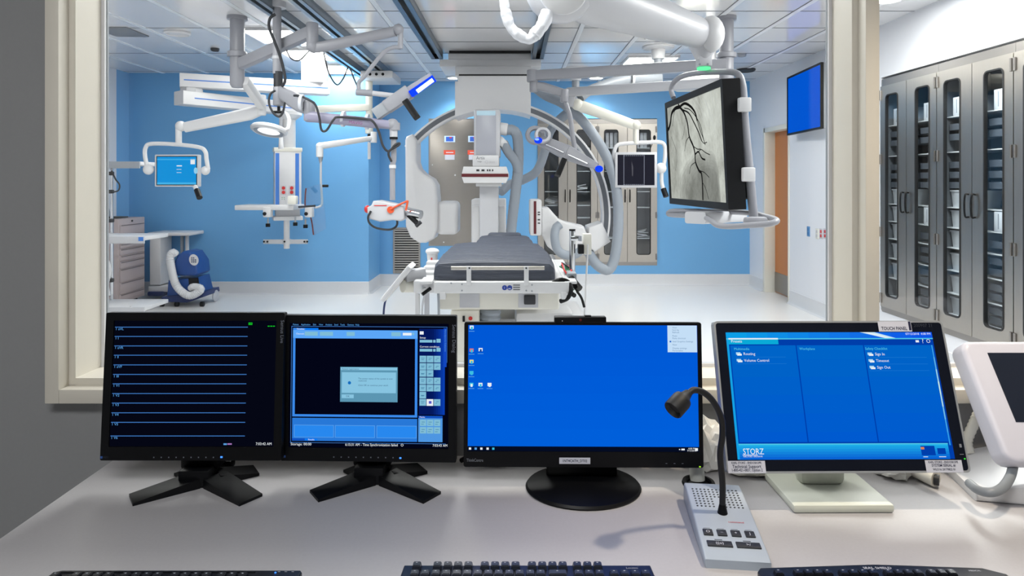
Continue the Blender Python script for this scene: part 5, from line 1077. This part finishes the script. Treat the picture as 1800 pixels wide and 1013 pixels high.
mi_ = em('menu_ink', (110, 140, 175))
for y, t_ in ((576, 'View'), (580.5, 'Sort by'), (585, 'Refresh'), (591.5, 'Paste'), (596, 'Paste shortcut'), (602, 'Intel Graphics Settings'), (608, 'New'), (614.5, 'Display settings'), (619, 'Personalize')): s.t(1183, y, t_, 3, mi_, 5)
s.q(1178, 600.5, 1181, 603.5, em('menu_blue', (50, 110, 200)), 5)
part('screen', s.m, b, local=True)
mk = Scr(816, 1234, 567, 823, W, Hh, -.0003); mk.m.M = M
mk.t(821, 811.5, 'ThinkCentre', 5.6, mat('bezel_pale', (130, 134, 142), .4), 1, w_=.75); mk.q(983, 806, 1037, 817, labelw, 2); mk.t(1010, 811.8, '1NT4CATH_DT02', 4.6, ink, 4, 'CENTER', w_=.88)
for px in (1168, 1182, 1196): mk.q(px, 815, px+3, 816, mat('bezel_ink', (120, 126, 138), .5))
mk.q(1226, 820, 1229, 822, em('led_green', (150, 220, 40), 1.5)); part('bezel_marking', mk.m, b, local=True)
mb = MB(M); x0 = -W/2+W*(975-816)/417; x1 = -W/2+W*(1066-816)/417
mb.bb(x0, x1, -.004, .02, Hh/2-.002, Hh/2+.013, black, .002); mb.bb(x0+.07, x0+.085, .0, .012, Hh/2+.013, Hh/2+.0155, black); mb.cyl((x0+.018, -.005, Hh/2+.004), (x0+.018, -.004, Hh/2+.004), .0012, white, n=8); mb.cyl((x0+.06, -.005, Hh/2+.006), (x0+.06, -.004, Hh/2+.006), .003, dred, n=10)
part('webcam_bar', mb, r, local=True)
# --- touch panel monitor
c = (.709, 1.430, 1.035); W, Hh = .518, .316
r = thing('touch_panel_monitor', 'large tilted wide monitor on the right with light blue menu and white label', 'monitor', (c[0]-.012, 1.46, DZ), (0, 0, .5))
mb = MB(T(0, -.0, 0)); mb.box((0, .0, .009), (.215, .16, .018), mat('pale_green_plastic', (205, 208, 196), .45), bev=.006); part('foot', mb, r, local=True)
part('neck', MB().bb(-.052, .052, .01, .055, .015, .16, mat('pale_green_plastic', (205, 208, 196), .45), .015), r, local=True)
M = T(.012, c[1]-1.46, c[2]-DZ) @ RM(-17.1, 0, 0)
mb = MB(M); mb.ring(rr(W, Hh, .008, 3), rr(W-.008, Hh-.008, .006, 3), -.001, .02, silver); mb.bb(-W/2+.002, W/2-.002, .002, .022, -Hh/2+.002, Hh/2-.002, silver); mb.bb(-.17, .17, .02, .04, -.08, .12, white, .015)
mb.bb(-W/2+.004, W/2-.004, .0, .003, -Hh/2+.004, Hh/2-.004, mat('navy_black_bezel', (18, 22, 34), .2)); b = part('housing', mb, r, local=True)
# straightened photo frame of the panel: 0..415 x 0..267 px
s = Scr(0, 415, 0, 267, W, Hh, -.0005); s.m.M = M
U = lambda px, py: ((px-1247)-(py-563)*38/267, (py-563))
x0, y0 = 22+1, 22; x1, y1 = 394, 243
g1 = em('tp_blue', (0, 100, 200)); g2 = em('tp_dark', (0, 62, 170)); g3 = em('tp_cyan', (20, 160, 226)); g4 = em('tp_pale', (120, 210, 240)); tealt = em('tp_teal', (80, 200, 230))
s.q(20, 21, 392, 244, g2, 0)
for i in range(10): s.q(20+i*37.2, 21, 20+(i+1)*37.2, 32, em('tp_t%d' % i, (8+abs(i-6)*-1+10, 158-abs(i-0)*8, 230)), 1)
s.m.add([(s.fx(a), s.y-.0003, s.fz(b_)) for a, b_ in ((262, 21), (288, 21), (325, 32), (306, 32))], [[0, 1, 2, 3]], em('tp_flash', (200, 232, 245))); s.m.add([(s.fx(a), s.y-.0004, s.fz(b_)) for a, b_ in ((268, 21), (276, 21), (315, 32), (309, 32))], [[0, 1, 2, 3]], SW)
s.q(20, 32, 392, 34, tealt, 2); s.q(24, 31.5, 113, 34, SW, 3); s.q(24, 34, 113, 43, em('tp_tab', (10, 170, 215)), 2); s.q(20, 34, 24, 244, g3, 2); s.t(28, 37.5, 'Presets', 5, SW)
s.q(26, 45, 386, 215, g1, 1)
for i in range(5): s.q(26, 70+i*32, 386, 215, em('tp_g%d' % i, (0, 98-i*2, 200+i*2)), 1.2+i*.2)
for x in (144, 265): s.q(x-1, 45, x+1, 217, g2, 3)
for x, t_ in ((32, 'Multimedia'), (149, 'Workplace'), (267, 'Safety Checklist')): s.t(x, 51.5, t_, 4.6, tealt)
for x, y, t_ in ((48, 60.5, 'Routing'), (48, 72.5, 'Volume Control'), (283, 61.5, 'Sign In'), (283, 73.5, 'Timeout'), (283, 85.5, 'Sign Out')):
    s.t(x, y, t_, 5, SW); s.q(x-13, y-3, x-5, y+1.5, em('tp_icon', (170, 215, 240)), 3); s.q(x-11, y-.5, x-3, y+3, SW, 4); s.q(x-14, y+5.6, x+(75 if x < 100 else 92), y+6, em('tp_rule', (40, 130, 215)), 3)
s.t(344, 24.5, '07/12/2018  4:08 PM', 4, SW, 5)
s.t(371, 38, '?', 8, SW, 5); s.q(360, 36, 366, 40, SW, 5); s.t(379, 38, 'O', 7, SW, 5)
for i in range(6): s.q(24, 218+i*4.4, 384, 218+(i+1)*4.4, em('tp_f%d' % i, (30-i*4, 175-i*15, 232-i*4)), 2)
s.q(24, 217.5, 384, 219.5, tealt, 4)
for i in range(8): s.q(386.5, 45+i*22, 389, 45+(i+1)*22, em('tp_e%d' % i, (40+int(150*math.exp(-((i-3.2)/2)**2)), 150+int(80*math.exp(-((i-3.2)/2)**2)), 235)), 4)
s.t(30, 231, 'STORZ', 10, SW, 5, w_=.85); s.q(29, 236, 55, 237, SW, 5); s.t(30, 239, 'KARL STORZ - ENDOSKOPE', 2.6, SW, 5, w_=.75)
s.q(336, 222, 360, 238, g2, 5); s.q(336, 224, 342, 228, em('tp_or', (220, 130, 80)), 6); s.q(364, 226, 378, 236, g2, 5); s.q(338, 240, 346, 241, SW, 5); s.q(365, 240, 377, 241, SW, 5)
part('screen', s.m, b, local=True)
mk = Scr(0, 415, 0, 267, W, Hh, -.0012); mk.m.M = M
def sticker(q_, ts, nm='sticker'):
    k_ = Scr(0, 415, 0, 267, W, Hh, -.0012); k_.m.M = M; k_.q(*q_, labelw, 1)
    for a_ in ts: k_.t(a_[0], a_[1], a_[2], a_[3], ink, 3, align=a_[4] if len(a_) > 4 else 'CENTER', w_=a_[5] if len(a_) > 5 else 1)
    part(nm, k_.m, b, local=True)
sticker((297, 1, 357, 20), ((302, 14.5, 'TOUCH PANEL', 6.2, 'LEFT', .82), (346, 10.5, '1', 16, 'LEFT', 1.5)))
sticker((2, 246, 66, 266.5), ((34, 249.5, 'KARL STORZ - ENDOSKOPE', 3.6, 'CENTER', .84), (34, 255.5, 'Technical Support', 5.2, 'CENTER', .95), (34, 261.5, '1-800-421-0837, Option 2', 4.6, 'CENTER', .8)))
sticker((339, 246, 402, 266.5), ((370, 249.5, 'KARL STORZ - ENDOSKOPE', 3.6, 'CENTER', .84), (370, 255, 'SYSTEM SERIAL #:', 4.4, 'CENTER', .9), (370, 261.5, 'WLO16 20170822 01', 3.6, 'CENTER', .9)))
mk.t(361, 9, '200907 21', 6, mat('bezel_ink2', (50, 55, 66), .5), 3)
mk.t(402, 222, ')\u00bb', 6, SW, 3) if False else mk.q(403, 219, 407, 225, mat('bezel_pale', (130, 134, 142), .4), 2); mk.q(401, 236, 408, 237, mat('bezel_pale', (130, 134, 142), .4), 2); mk.q(407, 243, 409.5, 245, em('led_green2', (60, 220, 60), 1.5), 2)
part('bezel_marking', mk.m, b, local=True)
# --- white tilted controller at right edge
c = V(1.046+.19, 1.475, 1.0); r = thing('controller_console', 'white tilted touch controller with dark blank screen at the right edge', 'controller', (c.x, c.y, DZ))
M = T(0, 0, .205) @ RM(-34, 0, 0); W, Hh = .38, .27
mb = MB(M); mb.prism(rr(W, Hh, .025, 4), -.02, .035, mat('lilac_white_plastic', (214, 214, 226), .4), .012); b = part('housing', mb, r, local=True)
mb = MB(M); mb.bb(-W/2+.052, W/2-.03, -.0215, -.0195, -Hh/2+.085, Hh/2-.03, screen_off); part('screen', mb, b, local=True)
mb = MB(M); mb.cyl((-W/2+.068, -.0225, -Hh/2+.04), (-W/2+.068, -.02, -Hh/2+.04), .011, mat('badge_blue', (30, 62, 130), .4)); mb.text('i', .016, labelw, T(-W/2+.066, -.0232, -Hh/2+.04)); mb.cyl((-W/2+.105, -.025, -Hh/2+.055), (-W/2+.105, -.02, -Hh/2+.055), .008, lgrey); part('badge', mb, b, local=True)
mb = MB(); mb.tube([P(1782, 815, 1.43), P(1776, 838, 1.40), P(1762, 858, 1.37), P(1742, 866, 1.36), P(1720, 862, 1.38), P(1704, 850, 1.42)], .0095, mat('grey_plastic_tube', (136, 142, 148), .4), 12); part('handle', mb, r)
mb = MB(); mb.prism([(-.21, 0), (-.21, .02), (-.1, .05), (.1, .07), (.2, .07), (.2, 0)], -.09, .12, white, .008, T(0, 0, 0) @ RM(0, 0, -12)); part('base', mb, r, local=True)
mb = MB(); mb.hose([P(1722, 722, 1.63), P(1712, 745, 1.62), P(1700, 775, 1.61), P(1705, 800, 1.6)], .0115, offwhite, .009, .07, 14); single('coiled_cord', mb, 'cream corrugated hose hanging behind the white controller', 'hose')

# --- intercom with gooseneck
r = thing('desk_intercom', 'silver desk intercom with black gooseneck microphone', 'intercom', (.418, 1.305, DZ), (0, 0, -6))
mb = MB(); L_ = .252; wd = .118
prof = [(-L_/2, .0), (-L_/2, .016), (-L_/2+.02, .021), (0, .034), (L_/2-.03, .043), (L_/2-.006, .042), (L_/2, .034), (L_/2, 0)]
mb.prism([(y, z) for y, z in prof], -wd/2, wd/2, intercomM, .004, Matrix(((0, 1, 0, 0), (1, 0, 0, 0), (0, 0, 1, 0), (0, 0, 0, 1)))); b = part('body', mb, r, local=True)
mb = MB()
def topz(y): 
    pts_ = prof[1:6]
    for (a, za), (c_, zc2) in zip(pts_, pts_[1:]):
        if a <= y <= c_: return za+(zc2-za)*(y-a)/(c_-a)
    return .03
for i in range(12):
    for j in range(8):
        x = -.045+i*.0082; y = .03+j*.0088
        if abs(x-.0) < .008 and j < 4: continue
        z = topz(y); mb.cyl((x, y, z-.002), (x, y, z+.0006), .0021, dgrey, n=8)
part('speaker_grille', mb, b, local=True, kind='stuff')
ang = math.degrees(math.atan2(.013, .106))
def key(x, y, w_, d_, g):
    z = topz(y); mb = MB(T(x, y, z) @ RM(5, 0, 0)); mb.box((0, 0, .001), (w_, d_, .003), dgrey, bev=.001); mb.text(g, .010, labelw, T(0, 0, .0027) @ RM(-90, 0, 0), 'CENTER'); part('key', mb, b, local=True)
    mb = MB(T(x, y+d_/2+.005, topz(y+.01))); mb.box((0, 0, 0), (w_*.7 if w_ < .03 else .014, .0022, .001), dgrey); part('key_lamp', mb, b, local=True)
for x, g in ((-.040, '\u24ea'), (-.014, '\u2013'), (.012, '+'), (.038, '\u266b')): key(x, -.055, .018, .018, {'\u24ea': 'O', '\u266b': 'J'}.get(g, g))
key(-.0245, -.087, .046, .016, '((o)'); key(.0275, -.087, .044, .016, '>/')
mb = MB(); mb.text('commend', .0075, red, T(0.005, -.02, topz(-.02)+.0008) @ RM(-85, 0, 0)); part('lettering', mb, b, local=True)
inv = ROOTM[r.name]
W_ = lambda px, py, Y_: P(px, py, Y_)
mb = MB(); mb.cyl(P(1270, 903, 1.315), P(1270, 885, 1.315), .0105, black, .006, n=20)
mb.tube([P(1270, 888, 1.315), P(1270, 850, 1.31), P(1266, 800, 1.305), P(1270, 765, 1.3), P(1268, 735, 1.3), P(1255, 708, 1.29), P(1238, 691, 1.28), P(1220, 686, 1.27), P(1208, 694, 1.26)], .0062, rubber, 12); gn = part('gooseneck', mb, r)
mb = MB(); a, b_ = P(1210, 691, 1.262), P(1182, 722, 1.235); d_ = (b_-a)
mb.lathe([(0, 0), (.008, .0), (.011, .012), (.0175, .018), (.019, .024), (.019, .050), (.0178, .052), (.0165, .05), (.012, .044), (0, .044)], rubber, T(*a) @ d_.to_track_quat('Z', 'Y').to_matrix().to_4x4(), 28); part('microphone_head', mb, gn)

# --- keyboards
def keyboard(label, cx_, yb, rz, W, body, keyc, gap, logo=None, style=0):
    D_ = .17; r = thing('keyboard', label, 'keyboard', (cx_, yb, DZ), (0, 0, rz), )
    mb = MB(); h = .022
    if style == 1: outline = [(-W/2-.01, -D_), (W/2+.01, -D_), (W/2+.01, -.02), (W/2-.02, -.002), (.06, .006), (0, .009), (-.06, .006), (-W/2, -.002), (-W/2-.008, -.012)]
    elif style == 2: outline = [(-W/2-.02, -D_), (W/2, -D_), (W/2, -.006), (W/2-.004, 0), (-W/2+.02, 0), (-W/2+.008, -.005)]
    else: outline = [(-W/2-.008, -D_), (W/2+.008, -D_), (W/2, -.0), (-W/2, 0)]
    mb.prism(outline, 0, h, body, .003, Matrix(((1, 0, 0, 0), (0, 0, 1, 0), (0, 1, 0, 0), (0, 0, 0, 1)))); b = part('case', mb, r, local=True)
    kw = (W-.03)/22.5
    y = -gap; x = -W/2+.015
    row0 = [0]+[2+i for i in range(4)]+[6.6+i for i in range(4)]+[11.2+i for i in range(4)]+[15.6+i for i in range(3)]
    rows = [(row0, 0)]+[([i for i in range(13)]+[13.1]+[15.6+i for i in range(3)]+[19+i for i in range(4)], k) for k in (1,)]
    proto_ = None
    for rw, k in rows:
        for j, i in enumerate(rw):
            yy_ = y-k*.0205-(.004 if k else 0); xx = x+(i+.5)*kw
            wide = 2.0 if (k == 1 and i == 13.1) else 1
            if proto_ is None or wide != 1:
                m_ = MB(); wq = kw*.9*wide; bm = bmesh.new(); bmesh.ops.create_cube(bm, size=1)
                for v_ in bm.verts:
                    t_ = .8 if v_.co.z > 0 else 1; v_.co = Vector((v_.co.x*wq*(t_ if wide == 1 else .92), v_.co.y*.0165*t_, v_.co.z*.009))
                bmesh.ops.bevel(bm, geom=bm.edges[:], offset=.0012, segments=2, affect='EDGES'); m_.addbm(bm, keyc); m_.bb(-.002, .001, .001, .003, .0045, .0048, mat('key_ink', (150, 155, 165), .5))
                kp = part('key', m_, b, local=True); kp.location = (xx+(wide-1)*kw/2, yy_, h+.004)
                if wide == 1: proto_ = kp
            else:
                kp = proto_.copy(); COL.objects.link(kp); kp.parent = b; kp.location = (xx, yy_, h+.004)
    if logo: logo(b, h, W)
    return r
keyblk = mat('key_black', (26, 28, 34), .35); kbody = mat('keyboard_black', (20, 22, 28), .35)
def lg3(b, h, W):
    mb = MB(); mb.text('SEAL SHIELD', .009, labelw, T(0, -.004, h+.0003) @ RM(-90, 0, 0), 'CENTER'); mb.text('MEDICAL', .005, labelw, T(W/2-.05, -.012, h+.0003) @ RM(-90, 0, 0)); part('logo', mb, b, local=True)
def lg2(b, h, W): mb = MB(); mb.text('Lenovo', .007, mat('key_ink', (150, 155, 165), .5), T(W/2-.045, -.01, h+.0003) @ RM(-90, 0, 0)); part('logo', mb, b, local=True)
def lg1(b, h, W):
    mb = MB()
    for i in range(3): mb.box((W/2-.04+i*.012, -.006, h+.0004), (.004, .0012, .0008), mat('key_ink', (150, 155, 165), .5))
    mb.bb(-W/2+.02, W/2-.08, -.009, -.0075, h, h+.0012, black); mb.box((W/2-.045, -.009, h+.0006), (.003, .002, .0012), em('led_blue', (60, 130, 255), 2)); part('marking', mb, b, local=True)
keyboard('black keyboard at the lower left edge in front of the left monitor', (-.79-.386)/2, 1.143, 0, .44, kbody, keyblk, .026, lg1, 2)
keyboard('black keyboard at the lower middle in front of the desktop monitor', .024, 1.158, 0, .436, mat('keyboard_navy', (22, 26, 40), .35), mat('key_slate', (40, 44, 54), .3), .0095, lg2)
keyboard('black washable keyboard at the lower right with white lettering', .638, 1.152, 0, .41, kbody, keyblk, .026, lg3, 1)
# --- small things on the counter
r = thing('cable_grommet', 'black ring cable grommet in the counter behind the intercom', 'grommet', P(1228, 848, 1.51)*V(1, 1, 0) if False else (P(1228, 848, 1.51).x, 1.51, DZ))
part('ring', MB().lathe([(.026, .0), (.036, .0), (.038, .004), (.036, .009), (.029, .010), (.026, .006), (.026, 0)], black, None, 36), r, local=True)
part('hole', MB().lathe([(0, .001), (.026, .001), (.026, .002), (0, .002)], rubber, None, 36), r, local=True)
mb = MB(); mb.cyl(V(.43, 1.53, DZ+.003), V(.42, 1.56, DZ+.20), .017, mat('pale_tube', (205, 206, 200), .4)); single('support_tube', mb, 'pale grey tube rising from the cable grommet behind the middle monitor', 'tube')
def crumple(name, label, cat, cen, sx, sy, sz, m, seed, n=14):
    random.seed(seed); bm = bmesh.new(); bmesh.ops.create_icosphere(bm, subdivisions=3, radius=1)
    for v_ in bm.verts:
        k = 1+random.uniform(-.22, .22); v_.co = Vector((v_.co.x*sx*k, v_.co.y*sy*k, max(v_.co.z, -.6)*sz*k+.6*sz))
    mb = MB(T(*cen)); mb.addbm(bm, m); 
    mn = min(v_.z for v_ in mb.v); mb.v = [v_+V(0, 0, cen[2]-mn) for v_ in mb.v]
    return single(name, mb, label, cat, smooth=20)
plast = mat('crumpled_plastic_bag', (226, 224, 218), .25, bump=.4, var=.04)
crumple('plastic_bag', 'crumpled white plastic bag between the middle and right monitors', 'bag', (.475, 1.6, DZ), .045, .035, .07, plast, 3)
crumple('paper_bag', 'crumpled white paper packet under the left corner of the touch panel', 'packet', (.60, 1.575, DZ), .085, .035, .012, paper, 4)
mb = MB(); q2 = [P(1572, 826, 1.6), P(1605, 838, 1.55), P(1645, 852, 1.50)]
mb.tube([V(v_.x, v_.y, DZ+.018) for v_ in q2], [.010, .015, .018], paper, 14); mb.cyl(V(q2[2].x-.004, q2[2].y-.0, DZ+.018), V(q2[2].x+.004, q2[2].y-.006, DZ+.018), .012, dgrey); single('paper_roll', mb, 'rolled white paper lying behind the touch panel foot', 'paper roll')
crumple('crumpled_wrapper', 'crumpled clear wrapper behind the touch panel foot', 'wrapper', (.905, 1.56, DZ), .04, .035, .022, plast, 9)
mb = MB(); mb.tube([P(1250, 790, 1.63), P(1270, 800, 1.62), P(1300, 812, 1.6), P(1330, 822, 1.58)], .007, offwhite, 8); mb.v = [V(v_.x, v_.y, max(v_.z, DZ+.0)) for v_ in mb.v]; single('white_cable', mb, 'white cable lying on the counter behind the touch panel', 'cable')
mb = MB(); mb.box((-.80+.08, 1.60, DZ+.012), (.07, .03, .022), black, bev=.006); single('power_adapter', mb, 'small black adapter on the counter behind the left monitor', 'adapter')
mb = MB(); mb.tube([(-.13, 1.62, DZ+.01), (-.10, 1.60, DZ+.03), (-.06, 1.61, DZ+.012), (-.03, 1.60, DZ+.01)], .006, black, 8); single('black_cable', mb, 'black cable lying behind the gap between second and middle monitors', 'cable')
